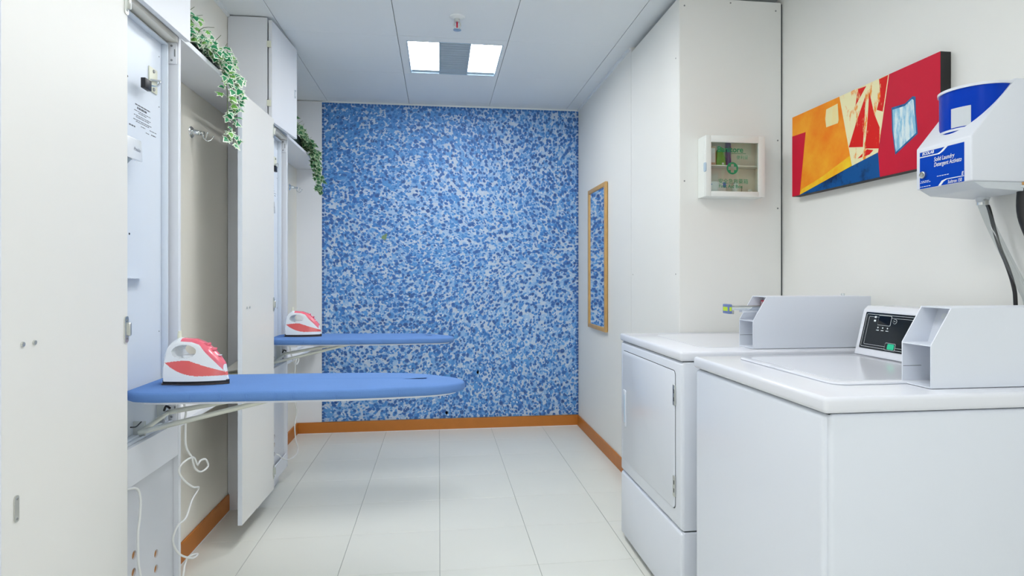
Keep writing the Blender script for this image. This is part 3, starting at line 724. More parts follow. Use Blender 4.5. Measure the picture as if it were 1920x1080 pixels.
def ivy(lab, loc, box, spine, hang, n_top, n_hang, size, separate, mats):
    """box = planter trough, spine = bushy part along the shelf, hang = list of trailing stems"""
    r = random.Random(len(lab))
    t = thing('potted_ivy', lab, 'plant', loc, 'trailing ivy plants on the high shelves')
    a, b = box
    tr = MB().prism([(a[0] + .008, a[1], a[2]), (b[0] - .008, a[1], a[2]), (b[0], a[1], b[2]), (a[0], a[1], b[2])], (0, b[1] - a[1], 0), .003).build('planter', 'planter', t, 40)
    bx('planter_rim', (a[0] - .003, a[1] - .003, b[2] - .008), (b[0] + .003, b[1] + .003, b[2] + .001), 'planter', tr, .002, 1)
    spots = []
    sp = catmull([Vector(p) for p in spine], 8)
    for i in range(n_top):
        p = sp[r.randrange(len(sp))]; k = r.random()
        spots.append((p + Vector((r.uniform(-.055, .035), r.uniform(-.035, .035), r.uniform(-.060, .050))), (.6, -.9, .45)))
    hs = []
    for k, h in enumerate(hang):
        c = catmull([Vector(p) for p in h], 8); hs.append(c)
        MB().tube(c, [.0022, .0012], 6).build('stem', 'stem', t, 60)
    for i in range(n_hang):
        c = hs[i % len(hs)]; u_ = r.random() ** 1.15; p = c[min(len(c) - 1, int(u_ * len(c)))]
        wd = .040 * (1 - .55 * u_)
        spots.append((p + Vector((r.uniform(-.3, 1) * wd, r.uniform(-1, 1) * wd, r.uniform(-.02, .02))), (.65, -.85, .3)))
    for h in hs: spots.append((h[-1], (.65, -.85, .2)))
    # stems in the bushy part
    for i in range(9):
        p = sp[(i * 5) % len(sp)]
        MB().tube([Vector((a[0] * .4 + b[0] * .6, p.y, b[2] - .01)), p + Vector((0, r.uniform(-.03, .03), .02)), p + Vector((.03, r.uniform(-.05, .05), .055))], [.002, .0008], 5, 4).build('stem', 'stem', t, 60)
    meshes = [leaf_mesh('leaf', [mats[0], mats[1 if q % 4 else 2]], 1.0, q) for q in range(8)]
    floor_z = a[2] + .004
    joined = bmesh.new() if not separate else None
    off = wloc(t)
    for i, (p, out) in enumerate(spots):
        if p.x < b[0] + .012 and p.z < b[2] + .03 and a[1] < p.y < b[1]: p = Vector((b[0] + .016 + r.uniform(0, .012), p.y, max(p.z, floor_z + .025)))
        if p.x < XC + .02: p.z = max(p.z, floor_z + .042)
        p.x = max(p.x, XL + .05)
        m4 = leaf_matrix(p - off, out, size * r.uniform(.65, 1.15), r); me = meshes[r.randrange(8)]
        if separate:
            o = bpy.data.objects.new('leaf', me); COL.objects.link(o); o.parent = t; o.matrix_local = m4
        else:
            c = me.copy(); c.transform(m4); joined.from_mesh(c); bpy.data.meshes.remove(c)
    if not separate:
        me = bpy.data.meshes.new('foliage'); joined.to_mesh(me); joined.free()
        for m in meshes[0].materials[:1]: me.materials.append(m)
        me.materials.append(M[mats[1]]); o = bpy.data.objects.new('foliage', me); COL.objects.link(o); o.parent = t; o['kind'] = 'stuff'
ivy('trailing ivy with white-edged leaves on the shelf between the two cabinets', (-.93, 2.40, 2.0),
    ((-.985, 2.19, 2.0005), (-.90, 2.56, 2.045)),
    [(-.935, 2.20, 2.090), (-.920, 2.26, 2.110), (-.910, 2.33, 2.105), (-.890, 2.41, 2.085), (-.868, 2.48, 2.05), (-.850, 2.52, 2.01)],
    [[(-.88, 2.36, 2.06), (-.848, 2.42, 2.02), (-.832, 2.44, 1.93), (-.826, 2.43, 1.83), (-.826, 2.43, 1.73)],
     [(-.88, 2.42, 2.06), (-.842, 2.48, 2.01), (-.822, 2.49, 1.93), (-.815, 2.47, 1.82), (-.812, 2.455, 1.71)],
     [(-.88, 2.46, 2.05), (-.838, 2.51, 2.00), (-.818, 2.52, 1.94), (-.812, 2.51, 1.86)],
     [(-.90, 2.30, 2.06), (-.862, 2.36, 2.035), (-.840, 2.40, 2.00), (-.830, 2.41, 1.92)]],
    170, 126, .036, True, ['leaf_margin', 'leaf_green', 'leaf_light'])
ivy('darker green trailing ivy in a black trough on the shelf beside the mural', (-.93, 3.9, 2.0),
    ((-.985, 3.60, 2.0005), (-.90, 4.12, 2.085)),
    [(-.93, 3.82, 2.15), (-.92, 3.92, 2.15), (-.905, 4.0, 2.12), (-.885, 4.06, 2.07), (-.865, 4.12, 2.03)],
    [[(-.87, 3.96, 2.08), (-.845, 4.02, 2.03), (-.835, 4.06, 1.95), (-.83, 4.10, 1.85)],
     [(-.87, 4.0, 2.08), (-.842, 4.06, 2.02), (-.825, 4.12, 1.94), (-.82, 4.18, 1.84), (-.82, 4.19, 1.78)],
     [(-.87, 3.98, 2.05), (-.84, 4.04, 2.0), (-.83, 4.08, 1.90), (-.825, 4.12, 1.78)]],
    150, 130, .037, False, ['leaf_margin2', 'leaf_dark', 'leaf_dark'])

# ================================================================== RIGHT SIDE
# ------------------------------------------------ mirror
mi = thing('wall_mirror', 'tall narrow oak-framed mirror on the right wall reflecting the blue mural', 'mirror', (XR, 3.94, .81))
ya, yb, za, zb, xf, fw = 3.735, 4.185, .812, 1.802, XR - .022, .028
for nm, a, b in (('frame_side', (xf, ya, za), (XR - .002, ya + fw, zb)), ('frame_side', (xf, yb - fw, za), (XR - .002, yb, zb)),
                 ('frame_top', (xf, ya + fw, zb - fw), (XR - .002, yb - fw, zb)), ('frame_bottom', (xf, ya + fw, za), (XR - .002, yb - fw, za + fw))):
    bx(nm, a, b, 'oak', mi, .003)
bx('glass', (xf + .008, ya + fw - .004, za + fw - .004), (xf + .012, yb - fw + .004, zb - fw + .004), 'mirror', mi)
bx('backing', (xf + .012, ya + .006, za + .006), (XR, yb - .006, zb - .006), 'canvas_edge', mi)

# ------------------------------------------------ first aid box
fa = thing('first_aid_box', 'small white first aid box with printed glass door on the closet panel', 'first aid box', (1.331, 2.55, 1.538))
x0, x1, z0, z1, yf, yw = 1.190, 1.473, 1.540, 1.815, 2.508, 2.589
for nm, a, b, m in (('side_panel', (x0, yf + .014, z0), (x0 + .006, yw, z1), 'fa_white'), ('side_panel', (x1 - .006, yf + .014, z0), (x1, yw, z1), 'fa_white'),
                    ('top_panel', (x0 + .006, yf + .014, z1 - .006), (x1 - .006, yw, z1), 'fa_white'), ('bottom_panel', (x0 + .006, yf + .014, z0), (x1 - .006, yw, z0 + .006), 'fa_white'),
                    ('back_panel', (x0 + .006, yw - .006, z0 + .006), (x1 - .006, yw - .001, z1 - .006), 'fa_inside'), ('inner_shelf', (x0 + .006, yf + .02, 1.681), (x1 - .006, yw - .006, 1.686), 'fa_white')):
    bx(nm, a, b, m, fa, .001, 1)
dr = thing('door', '', '', (0, 0, 0)); del dr['label']; del dr['category']; bpy.data.objects.remove(dr)
mb = MB()
mb.box((x0, yf, z0), (x0 + .026, yf + .013, z1), .002); mb.box((x1 - .031, yf, z0), (x1, yf + .013, z1), .002)
mb.box((x0 + .024, yf, z1 - .030), (x1 - .029, yf + .013, z1), .002); mb.box((x0 + .024, yf, z0), (x1 - .029, yf + .013, z0 + .024), .002)
dr = mb.build('door_frame', 'fa_white', fa, 40)
bx('pane', (x0 + .024, yf + .006, z0 + .022), (x1 - .029, yf + .008, z1 - .028), 'pane', dr)
MB().prism(rrect((x0 - .003, yf + .008, 1.672), EY, EZ, .010, .021, .006), (.006, 0, 0), .001, 1).build('door_pull', 'light_frame', dr, 40)
yp = yf + .0052
mb = MB(); holed(mb, circle((1.319, yp, 1.669), EX, EZ, .0275, 32), [[Vector((1.319 + a * .0195, yp, 1.669 + b * .0195)) for a, b in ((-1, -.38), (-.38, -.38), (-.38, -1), (.38, -1), (.38, -.38), (1, -.38), (1, .38), (.38, .38), (.38, 1), (-.38, 1), (-.38, .38), (-1, .38))]], (0, -1, 0), .0003)
mb.build('green_cross', 'fa_green', dr)
T4 = dict(ex=(1, 0, 0), ey=(0, 0, 1), m='fa_green', parent=dr)
text('print_name', 'Banitore', .036, (1.246, yp, 1.742), thick=.0006, **T4)
bx('print_underline', (1.312, yp, 1.7355), (1.384, yp + .0004, 1.7375), 'fa_green', dr)
text('print_name_chinese', '便利妥', .019, (1.338, yp, 1.712), **T4)
text('print_use_chinese', '安全急救藥箱', .024, (1.251, yp, 1.601), **T4)
text('print_use', 'First Aid Box', .0215, (1.253, yp, 1.580), thick=.0002, **T4)
def small(name, lab, cat, grp='first aid supplies in the box'): return (name, lab, cat, grp)
o = bx('bandage_carton', (1.205, 2.535, 1.5465), (1.300, 2.575, 1.612), 'pack_white', None, .002, base=(1.25, 2.55, 1.5465)); tag(o, 'white and blue carton on the lower shelf of the first aid box', 'carton')
MB().prism([(1.206, 2.5347, 1.600), (1.235, 2.5347, 1.600), (1.206, 2.5347, 1.578)], (0, -.0006, 0)).build('blue_corner', 'pack_blue', o)
bx('blue_band', (1.285, 2.5342, 1.585), (1.299, 2.5348, 1.608), 'pack_blue', o)
t = thing('pill_bottle', 'small white round bottle at the right of the lower first aid shelf', 'bottle', (1.425, 2.552, 1.5465))
MB().lathe((1.425, 2.552, 1.5465), (0, 0, 1), [(.011, 0), (.0125, .003), (.0125, .020), (.009, .025)], 16).build('bottle_body', 'pack_white', t, 40)
MB().lathe((1.425, 2.552, 1.5715), (0, 0, 1), [(.010, 0), (.010, .008), (.006, .010)], 16).build('cap', 'fa_white', t, 40)
t = thing('antiseptic_bottle', 'taller white bottle with rounded cap beside the carton in the first aid box', 'bottle', (1.358, 2.555, 1.5465))
MB().lathe((1.358, 2.555, 1.5465), (0, 0, 1), [(.014, 0), (.016, .003), (.016, .045), (.009, .052)], 16).build('bottle_body', 'pack_white', t, 40)
MB().lathe((1.358, 2.555, 1.5985), (0, 0, 1), [(.011, 0), (.011, .010), (.006, .014)], 16).build('cap', 'pack_white', t, 40)
bx('tape_edge', (1.374, 2.534, 1.5468), (1.376, 2.5345, 1.592), 'black', t)
o = MB().prism([(1.313, 2.55, 1.6865), (1.333, 2.55, 1.6865), (1.332, 2.55, 1.79), (1.312, 2.55, 1.80)], (0, .02, 0), .002).build('strap_roll', 'pack_purple', None, 40, base=(1.32, 2.56, 1.6865)); tag(o, 'dark purple strap pouch standing on the upper first aid shelf', 'pouch')
o = MB().prism([(1.262, 2.552, 1.6865), (1.308, 2.552, 1.6865), (1.305, 2.552, 1.725), (1.29, 2.552, 1.775), (1.268, 2.552, 1.758)], (0, .018, 0), .003).build('plaster_packet', 'pack_green', None, 40, base=(1.28, 2.56, 1.6865)); tag(o, 'green packet of plasters on the upper first aid shelf', 'packet')
MB().lathe((1.293, 2.5515, 1.697), (0, -1, 0), [(.005, 0), (.005, .0008)], 12).build('packet_hole', 'pack_white', o)
o = bx('gauze_pack', (1.213, 2.545, 1.6865), (1.258, 2.57, 1.775), 'pack_tan', None, .004, base=(1.235, 2.557, 1.6865)); tag(o, 'tan gauze pack at the left of the upper first aid shelf', 'packet')
bx('pack_label', (1.222, 2.5444, 1.70), (1.252, 2.5449, 1.765), 'pack_white', o)

# ------------------------------------------------ painting
pa = thing('abstract_painting', 'long abstract canvas of orange, cream, blue and red shapes on the right wall', 'painting', (XM, 2.06, 1.535))
xf = 1.573
bx('canvas', (xf, 1.672, 1.536), (XM - .001, 2.455, 1.891), 'canvas_edge', pa)
def shp(name, m, pts, lvl): MB().prism([(xf - lvl, y, z) for y, z in pts], (-.0004, 0, 0)).build(name, m, pa)
shp('paint_orange', 'p_orange', [(2.455, 1.891), (2.143, 1.891), (2.072, 1.604), (2.405, 1.537), (2.455, 1.537)], .0002)
shp('paint_yellow_edge', 'p_yellow', [(2.403, 1.537), (2.072, 1.604), (2.083, 1.645), (2.25, 1.592), (2.385, 1.560)], .0006)
shp('paint_crimson_strip', 'p_crimson', [(2.455, 1.806), (2.358, 1.803), (2.40, 1.537), (2.455, 1.537)], .0010)
shp('paint_cream_panel', 'p_cream', [(2.143, 1.891), (1.885, 1.891), (1.937, 1.627), (2.072, 1.603)], .0006)
shp('paint_cream_patch', 'p_patch', [(2.222, 1.862), (2.153, 1.866), (2.147, 1.80), (2.152, 1.788), (2.222, 1.789), (2.228, 1.825)], .0010)
shp('paint_red_wedge', 'p_red', [(1.998, 1.853), (2.006, 1.75), (2.013, 1.663), (2.089, 1.678), (2.05, 1.76)], .0010)
shp('paint_red_wedge', 'p_red', [(1.98, 1.856), (1.955, 1.77), (1.929, 1.715), (1.932, 1.640), (2.003, 1.655), (1.99, 1.75)], .0010)
shp('paint_red_stroke', 'p_red', [(1.932, 1.889), (1.889, 1.890), (1.914, 1.768), (1.943, 1.782), (1.925, 1.83)], .0010)
shp('paint_red_stroke', 'p_red', [(2.040, 1.888), (1.996, 1.885), (2.052, 1.829)], .0010)
shp('paint_red_stroke', 'p_red', [(2.042, 1.625), (1.992, 1.650), (1.96, 1.640), (1.98, 1.628)], .0010)
shp('paint_blue_wedge', 'p_blue', [(2.403, 1.5365), (2.072, 1.603), (1.937, 1.627), (1.928, 1.5365)], .0008)
shp('paint_crimson_panel', 'p_crimson', [(1.885, 1.891), (1.672, 1.891), (1.672, 1.5365), (1.928, 1.5365), (1.937, 1.627)], .0006)
shp('paint_navy_outline', 'p_navy', [(1.873, 1.770), (1.814, 1.767), (1.781, 1.782), (1.769, 1.777), (1.768, 1.726), (1.760, 1.652), (1.856, 1.602), (1.871, 1.692)], .0010)
shp('paint_sky_square', 'p_sky', [(1.868, 1.761), (1.814, 1.759), (1.783, 1.773), (1.777, 1.768), (1.773, 1.726), (1.766, 1.656), (1.853, 1.611), (1.866, 1.692)], .0014)

# ------------------------------------------------ detergent dispenser
dp = thing('detergent_dispenser', 'white wall-mounted detergent dispenser with blue capsule above the washing machine', 'dispenser', (XM, 1.46, 1.43))
ya, yb = 1.371, 1.551; sl = 1.2
prof = [(1.38, 1.430), (1.38, 1.548), (1.510, 1.548 + .130 * sl), (1.605, 1.548 + .130 * sl), (1.605, 1.430)]
MB().prism([(x, ya, z) for x, z in prof], (0, yb - ya, 0), .004, 3).build('housing', 'disp_white', dp, 40)
cc = (1.487, 1.461); R = .086
cp = MB().lathe((cc[0], cc[1], 1.50), (0, 0, 1), [(R, 0), (R, .190)], 48).build('capsule', 'disp_blue', dp, 40)
MB().lathe((cc[0], cc[1], 1.690), (0, 0, 1), [(R + .004, 0), (R + .004, .007), (R - .01, .010)], 48).build('capsule_rim', 'disp_white', cp, 40)
mb = MB(); n = 48
rg = [[mb.bm.verts.new((cc[0] + r_ * math.cos(2 * PI * k / n), cc[1] + r_ * math.sin(2 * PI * k / n), z_)) for k in range(n)] for r_, z_ in ((R, 1.578), (R + .0022, 1.578), (R + .0022, 1.584), (R, 1.584))]
for a, b in zip(rg, rg[1:]):
    for k in range(n): mb.bm.faces.new([a[k], a[(k + 1) % n], b[(k + 1) % n], b[k]])
mb.build('capsule_band', 'disp_white', cp, 40)
mb = MB(); ks = [math.radians(a) for a in range(184, 217, 4)]
for a, b in zip(ks, ks[1:]):
    mb.poly([(cc[0] + (R + .0006) * math.cos(q), cc[1] + (R + .0006) * math.sin(q), z) for q, z in ((a, 1.587), (b, 1.587), (b, 1.640), (a, 1.640))])
mb.build('capsule_patch', 'clear_plastic', cp, 40)
xl = 1.38
lb = bx('label', (xl - .0008, 1.393, 1.4315), (xl, 1.537, 1.536), 'label_blue', dp)
EXL, EYL = (0, -1, 0), (0, 0, 1)
def lshape(name, pts): MB().prism([(xl - .0010, y, z) for y, z in pts], (-.0003, 0, 0)).build(name, 'print_white', lb)
lshape('label_stripe', [(1.536, 1.5235), (1.475, 1.5225), (1.466, 1.526), (1.452, 1.536), (1.443, 1.536), (1.458, 1.5245), (1.470, 1.5195), (1.536, 1.5205)])
lshape('label_stripe', [(1.474, 1.4315), (1.462, 1.4445), (1.448, 1.4475), (1.393, 1.4475), (1.393, 1.4455), (1.446, 1.4455), (1.456, 1.441), (1.465, 1.4315)])
LB = dict(ex=EXL, ey=EYL, m='print_white', parent=lb)
text('label_brand', 'ECOLAB', .0115, (xl - .0010, 1.528, 1.5265), sx=.92, shear=.25, thick=.0004, **LB)
text('label_title', 'Solid Laundry', .0165, (xl - .0010, 1.488, 1.502), sx=.72, shear=.22, thick=.0002, **LB)
text('label_title', 'Detergent Activato', .0165, (xl - .0010, 1.488, 1.487), sx=.68, shear=.22, thick=.0002, **LB)
text('label_letter', 'E', .013, (xl - .0010, 1.4005, 1.4495), sx=.9, shear=.2, thick=.0003, **LB)
text('label_model', 'Solitron 150', .0125, (xl - .0010, 1.443, 1.4335), sx=.70, shear=.22, thick=.0002, **LB)
for (y0_, y1_, z_) in ((1.44, 1.48, 1.458), (1.505, 1.532, 1.4515), (1.50, 1.535, 1.4475), (1.50, 1.536, 1.436)):
    mb = MB(); y = y0_
    while y < y1_: mb.box((xl - .0012, y, z_), (xl - .0008, min(y + .006, y1_), z_ + .0016)); y += .008
    mb.build('label_fine_print', 'print_white', lb)
kl = MB().lathe((xl - .0008, 1.523, 1.470), (-1, 0, 0), [(.010, 0), (.010, .006), (.008, .007), (.008, .004), (.0055, .004), (.0055, .007)], 18).build('key_lock', 'steel', dp, 40)
# tapered clear sump and fittings underneath
MB().prism([(1.386, ya + .004, 1.4300), (1.605, ya + .004, 1.4300), (1.56, ya + .004, 1.405), (1.42, ya + .004, 1.412)], (0, yb - ya - .008, 0), .002).build('sump', 'clear_plastic', dp, 40)
MB().tube([(1.55, 1.505, 1.412), (1.55, 1.507, 1.385)], [.020, .012], 14).build('sump_outlet', 'clear_plastic', dp, 40)
MB().lathe((1.55, 1.505, 1.392), (0, 0, -1), [(.015, 0), (.015, .008)], 16).build('hose_clamp', 'chrome', dp, 40)
bx('clamp_screw', (1.535, 1.484, 1.383), (1.548, 1.492, 1.397), 'steel', dp, .001, 1)
o = MB().tube([(1.55, 1.507, 1.386), (1.547, 1.480, 1.33), (1.545, 1.445, 1.263), (1.545, 1.412, 1.20), (1.545, 1.386, 1.15), (1.547, 1.368, 1.10), (1.552, 1.355, .95), (1.555, 1.352, .75)], .011, 14, 6).build('drain_hose', 'hose_clear', None, 60, base=(1.555, 1.352, .75)); tag(o, 'clear plastic hose dropping from the dispenser behind the washing machine', 'hose')
o = MB().tube([(1.575, 1.521, 1.404), (1.578, 1.521, 1.39), (1.577, 1.511, 1.373), (1.577, 1.484, 1.276), (1.577, 1.455, 1.204), (1.577, 1.438, 1.15), (1.577, 1.433, 1.105), (1.580, 1.432, .95), (1.582, 1.432, .75)], .0050, 10, 6).build('black_cable', 'rubber', None, 60, base=(1.582, 1.432, .75)); tag(o, 'thin black cable curving from the dispenser down behind the washing machine', 'cable')
t = thing('inlet_hose', 'thick black inlet hose with brass fitting under the dispenser, at the picture edge', 'hose', (1.545, 1.37, .75))
MB().tube([(1.545, 1.384, 1.414), (1.545, 1.383, 1.34), (1.552, 1.35, 1.24), (1.570, 1.31, 1.10), (1.580, 1.295, .92), (1.580, 1.295, .75)], .0125, 12, 6).build('hose_body', 'rubber', t, 60)
MB().lathe((1.545, 1.384, 1.429), (0, 0, -1), [(.016, 0), (.016, .006), (.013, .010)], 14).build('brass_fitting', 'brass', t, 40)
MB().lathe((1.545, 1.384, 1.421), (0, 0, -1), [(.019, 0), (.019, .005)], 14).build('collar', 'clear_plastic', t, 40)

# ------------------------------------------------ machines
def coin_box(parent, y0, y1, xf, slide):
    """coin meter case; open front with a middle shelf"""
    z0, zm, z1, xs_, xb = .9235, 1.022, 1.108, xf + .052, 1.555 if slide else 1.545
    root = MB()
    prof = [(xf, z0), (xf, zm), (xs_, z1), (xb, z1), (xb, z0)]
    root.prism([(x, y0, z) for x, z in prof], (0, .003, 0), .0008, 1)
    root.prism([(x, y1 - .003, z) for x, z in prof], (0, .003, 0), .0008, 1)
    root.box((xs_, y0 + .003, z1 - .003), (xb, y1 - .003, z1)); root.box((xb - .003, y0 + .003, z0), (xb, y1 - .003, z1 - .003)); root.box((xf, y0 + .003, z0), (xb - .003, y1 - .003, z0 + .003))
    c = root.build('coin_box', 'coinbox', parent, 40)
    bx('box_shelf', (xf + .001, y0 + .003, zm - .003), (xf + .10, y1 - .003, zm), 'coinbox', c)
    bx('box_divider', (xf + .075, y0 + .003, z0 + .003), (xf + .078, y1 - .003, zm - .003), 'coinbox', c)
    fp = MB().prism([(xf + .068, y0 + .003, zm), (xf + .096, y0 + .003, z1 - .003), (xf + .099, y0 + .003, z1 - .003), (xf + .071, y0 + .003, zm)], (0, y1 - y0 - .006, 0)).build('meter_plate', 'coinbox', c)
    d = Vector((.028, 0, z1 - .003 - zm)).normalized()
    def on(y, k): return Vector((xf + .068, y, zm)) + d * k + Vector((-.0006, 0, .0002))
    nrm = Vector((-d.z, 0, d.x))
    ym = (y0 + y1) / 2
    if not slide:
        MB().prism(rrect(on(ym + .004, .066), EY, d, .018, .007, .006), nrm * .0006).build('coin_window', 'print_white', fp)
        MB().prism(rrect(on(ym - .028, .058), EY, d, .004, .016, .003), nrm * .0006).build('slot', 'gap_dark', fp)
        MB().prism(circle(on(ym - .026, .028), EY, d, .009, 16), nrm * .0006).build('lock_hole', 'chrome', fp)
    # lower compartment: lock bracket and cut-outs
    lk = bx('lock_bracket', (xf + .070, y0 + .006, z0 + .020), (xf + .075, y0 + .034, zm - .008), 'steel', c, .003)
    for q in (.035, .078): MB().lathe((xf + .070, y0 + .020, z0 + q), (-1, 0, 0), [(.007, 0), (.006, .005), (.002, .006)], 12).build('lock_stud', 'chrome', lk, 40)
    bx('case_seam', (xf + .002, y1 - .0034, z0 + .040), (xf + .05, y1 - .003, z0 + .041), 'gap_dark', c)
    MB().prism(circle((xf + .055, ym, z0 + .0032), EX, EY, .010, 14), (0, 0, .0006)).build('bolt_hole', 'gap_dark', c)
    if slide:
        st = MB().box(on(ym - .020, .046) - Vector((.0015, 0, 0)), on(ym + .040, .046) + Vector((.0105, 0, .026))).build('price_sticker', 'sticker_red', fp)
        for k in range(5): bx('sticker_mark', (st_x := on(ym, .046).x - .0020, ym - .014 + k * .011, on(ym, .046).z + .006), (st_x + .0005, ym - .008 + k * .011, on(ym, .046).z + .021), 'print_white', st)
        s = MB().box((1.036, ym - .016, 1.058), (xf + .09, ym + .016, 1.070), .002).build('coin_slide', 'chrome', c, 40)
        bx('slide_rail', (1.045, ym - .019, 1.070), (xf + .085, ym - .013, 1.074), 'steel', s, .001, 1)
        bx('slide_rail', (1.045, ym + .013, 1.070), (xf + .085, ym + .019, 1.074), 'steel', s, .001, 1)
        bx('slide_tongue', (xf - .02, ym - .012, 1.050), (xf + .05, ym + .012, 1.058), 'coinbox', s, .002)
        g = bx('slide_grip', (1.022, ym - .022, 1.046), (1.037, ym + .022, 1.080), 'tag_blue', s, .003)
        bx('grip_tag', (1.0212, ym - .016, 1.056), (1.0222, ym + .016, 1.070), 'tag_yellow', g)
        bx('grip_tag', (1.026, ym - .0228, 1.056), (1.034, ym - .0219, 1.070), 'tag_yellow', g)
        MB().tube([(1.55 - .07, ym, z1), (1.55 - .07, ym, z1 + .009)], .006, 10).build('top_lock', 'chrome', c, 40)
        bx('slide_cup', (1.034, ym - .010, 1.044), (1.05, ym + .010, 1.058), 'steel', s, .002)
    return c
XF = 0.82
# dryer
y0, y1 = 1.912, 2.582
dr = thing('tumble_dryer', 'white front-loading tumble dryer with coin box, beside the closet', 'dryer', (1.18, (y0 + y1) / 2, 0))
xb = 1.545
bx('body', (XF + .006, y0, .308), (xb, y1, .886), 'appliance', dr, .006, 3)
bx('lower_body', (XF + .006, y0, .022), (xb, y1, .304), 'appliance', dr, .006, 3)
bx('seam', (XF + .014, y0 + .006, .30), (xb - .01, y1 - .006, .312), 'gap_dark', dr)
mb = MB(); mb.box((XF, y0 + .001, .310), (XF + .03, y1 - .001, .884), .010, 3); mb.build('front_panel', 'appliance', dr, 40)
bx('toe_panel', (XF, y0 + .001, .023), (XF + .03, y1 - .001, .302), 'appliance', dr, .010, 3)
bx('top_gap', (XF + .010, y0 + .008, .884), (xb - .01, y1 - .008, .891), 'gap_dark', dr)
tp = MB().box((XF - .004, y0 - .003, .889), (xb, y1 + .003, .922), .009, 3).build('top', 'appliance_top', dr, 40)
MB().prism(rrect((1.20, 2.25, .922), EX, EY, .26, .24, .05), (0, 0, .0012), .0005, 1).build('top_embossing', 'appliance_top', tp, 40)
for x, y in ((.90, 1.98), (.90, 2.52), (1.48, 1.98), (1.48, 2.52)):
    MB().lathe((x, y, 0), (0, 0, 1), [(.022, 0), (.022, .008), (.010, .010), (.010, .03)], 12).build('foot', 'rubber', dr, 40)
d = MB().prism(rrect((XF + .001, 2.2535, .6075), EY, EZ, .2905, .2405, .018), (-.005, 0, 0), .0015, 2).build('door', 'appliance', dr, 40)
MB().prism(rrect((XF - .0006, 2.2535, .6075), EY, EZ, .2930, .2430, .019), (.001, 0, 0)).build('door_gap', 'gap_dark', dr)
hd = MB().prism(rrect((XF - .004, 2.512, .597), EY, EZ, .020, .082, .010), (-.0035, 0, 0), .0015, 2).build('handle_rim', 'appliance', d, 40)
MB().prism(rrect((XF - .0078, 2.509, .597), EY, EZ, .009, .062, .006), (.0006, 0, 0)).build('handle_recess', 'light_frame', hd)
for zz in (.765, .447):
    h = bx('hinge', (XF - .007, 1.957, zz - .036), (XF - .001, 1.972, zz + .036), 'steel', d, .001, 1)
    for q in (-.014, .014): bx('hinge_slot', (XF - .0078, 1.958, zz + q - .007), (XF - .0068, 1.963, zz + q + .007), 'gap_dark', h)
coin_box(dr, 1.950, 2.046, 1.100, True)
# washer
y0, y1 = 1.158, 1.806
ws = thing('washing_machine', 'white top-loading washing machine with black control panel, nearest the viewer', 'washing machine', (1.2, (y0 + y1) / 2, 0))
xb = 1.52
bx('body', (XF + .010, y0 + .001, .022), (xb, y1 - .001, .884), 'appliance', ws, .010, 4)
bx('front_panel', (XF, y0 + .012, .024), (XF + .03, y1 - .004, .883), 'appliance', ws, .012, 4)
bx('top_gap', (XF + .012, y0 + .010, .882), (xb - .01, y1 - .010, .889), 'gap_dark', ws)
tp = MB().box((XF - .006, y0 - .004, .886), (xb, y1 + .002, .922), .010, 4).build('top', 'appliance_top', ws, 40)
for x, y in ((.90, 1.22), (.90, 1.74), (1.46, 1.22), (1.46, 1.74)):
    MB().lathe((x, y, 0), (0, 0, 1), [(.022, 0), (.022, .008), (.010, .010), (.010, .03)], 12).build('foot', 'rubber', ws, 40)
ld = MB().prism(rrect((1.125, 1.508, .922), EX, EY, .200, .232, .035), (0, 0, .006), .003, 3).build('lid', 'appliance_top', ws, 40)
MB().prism(rrect((1.125, 1.508, .928), EX, EY, .175, .207, .028), (0, 0, .0012), .0006, 1).build('lid_embossing', 'appliance_top', ld, 40)
MB().prism(rrect((.935, 1.508, .9245), EX, EY, .010, .05, .006), (0, 0, .004), .001, 1).build('lid_lip', 'appliance_top', ld, 40)
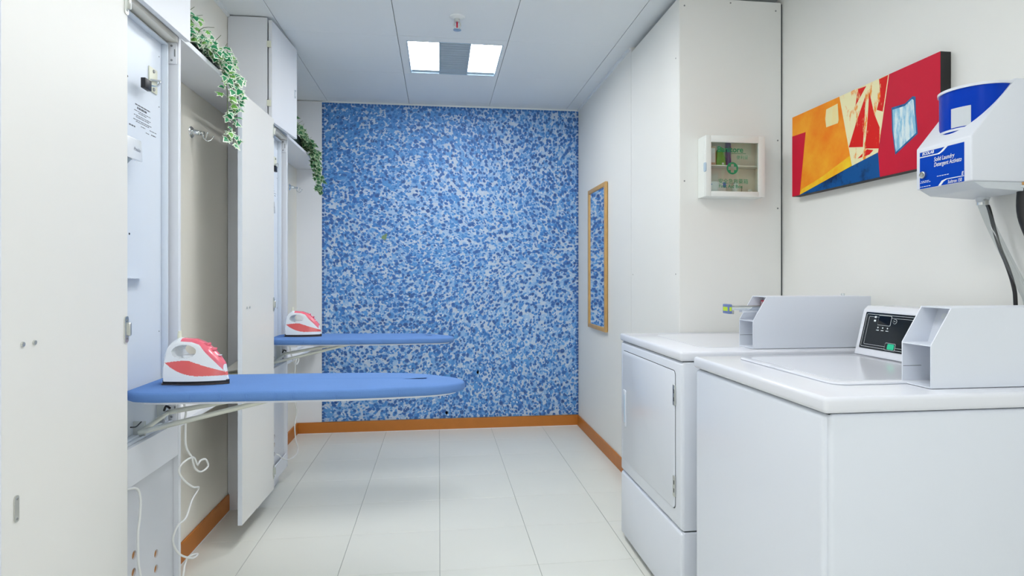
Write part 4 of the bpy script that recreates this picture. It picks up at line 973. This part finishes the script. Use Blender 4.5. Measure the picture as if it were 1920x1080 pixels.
# console
cy0, cy1 = 1.300, 1.800
pr = [(1.372, .923), (1.376, .938), (1.408, 1.070), (1.422, 1.083), (1.515, 1.083), (1.515, .923)]
cs = MB().prism([(x, cy0, z) for x, z in pr], (0, cy1 - cy0, 0), .004, 3).build('console', 'appliance_top', ws, 40)
bd = Vector((.032, 0, .132)).normalized(); bn = Vector((-bd.z, 0, bd.x)); b0 = Vector((1.376, 0, .938))
def cp(y, k, h=0.0): return b0 + Vector((0, y, 0)) + bd * k + bn * (.0004 + h)
pw = (1.782 - 1.50) / 2; pc = (1.782 + 1.50) / 2
pn = MB().prism(rrect(cp(pc, .068), EY, bd, pw, .060, .004), bn * .0008).build('control_panel', 'black_gloss', cs)
def frame_line(name, hw, hh, r, wl, h):
    mb = MB(); o_ = rrect(cp(pc, .068, h), EY, bd, hw, hh, r); i_ = rrect(cp(pc, .068, h), EY, bd, hw - wl, hh - wl, max(r - wl, .0005))
    a = [mb.bm.verts.new(p) for p in o_]; b = [mb.bm.verts.new(p) for p in i_]; n = len(a)
    for k in range(n): mb.bm.faces.new([a[k], a[(k + 1) % n], b[(k + 1) % n], b[k]])
    mb.build(name, 'print_white', pn)
frame_line('panel_outline', pw - .006, .054, .004, .0010, .0012); frame_line('panel_outline', pw - .018, .046, .003, .0008, .0012)
def onp(name, y, k, hw, hh, r, m, h=.0012, par=None): return MB().prism(rrect(cp(y, k, h), EY, bd, hw, hh, r), bn * .0004).build(name, m, par or pn)
ds = onp('display_border', 1.695, .104, .0265, .016, .003, 'print_white'); onp('display', 1.695, .104, .0255, .0150, .0025, 'screen', .0018, ds)
k1 = MB().prism(circle(cp(1.653, .104, .0012), EY, bd, .0075, 18), bn * .0003).build('selector_ring', 'print_white', pn); MB().prism(circle(cp(1.653, .104, .0017), EY, bd, .0066, 18), bn * .0003).build('selector_face', 'black_gloss', k1)
onp('selector_mark', 1.653, .104, .003, .0008, .0006, 'print_white', .0023)
for y in (1.717, 1.697, 1.677): onp('indicator_light', y, .080, .0022, .0022, .002, 'print_white'); onp('indicator_caption', y, .0715, .0055, .0010, .0006, 'print_white')
for k in (.113, .101): onp('panel_symbol', 1.736, k, .004, .003, .0008, 'print_white')
g = onp('start_border', 1.652, .024, .021, .0115, .004, 'print_white'); onp('start_face', 1.652, .024, .0200, .0105, .0036, 'black_gloss', .0017, g); onp('start_button', 1.648, .024, .0135, .0088, .0035, 'led_green', .0022, g)
coin_box(ws, 1.208, 1.294, 1.112, False)
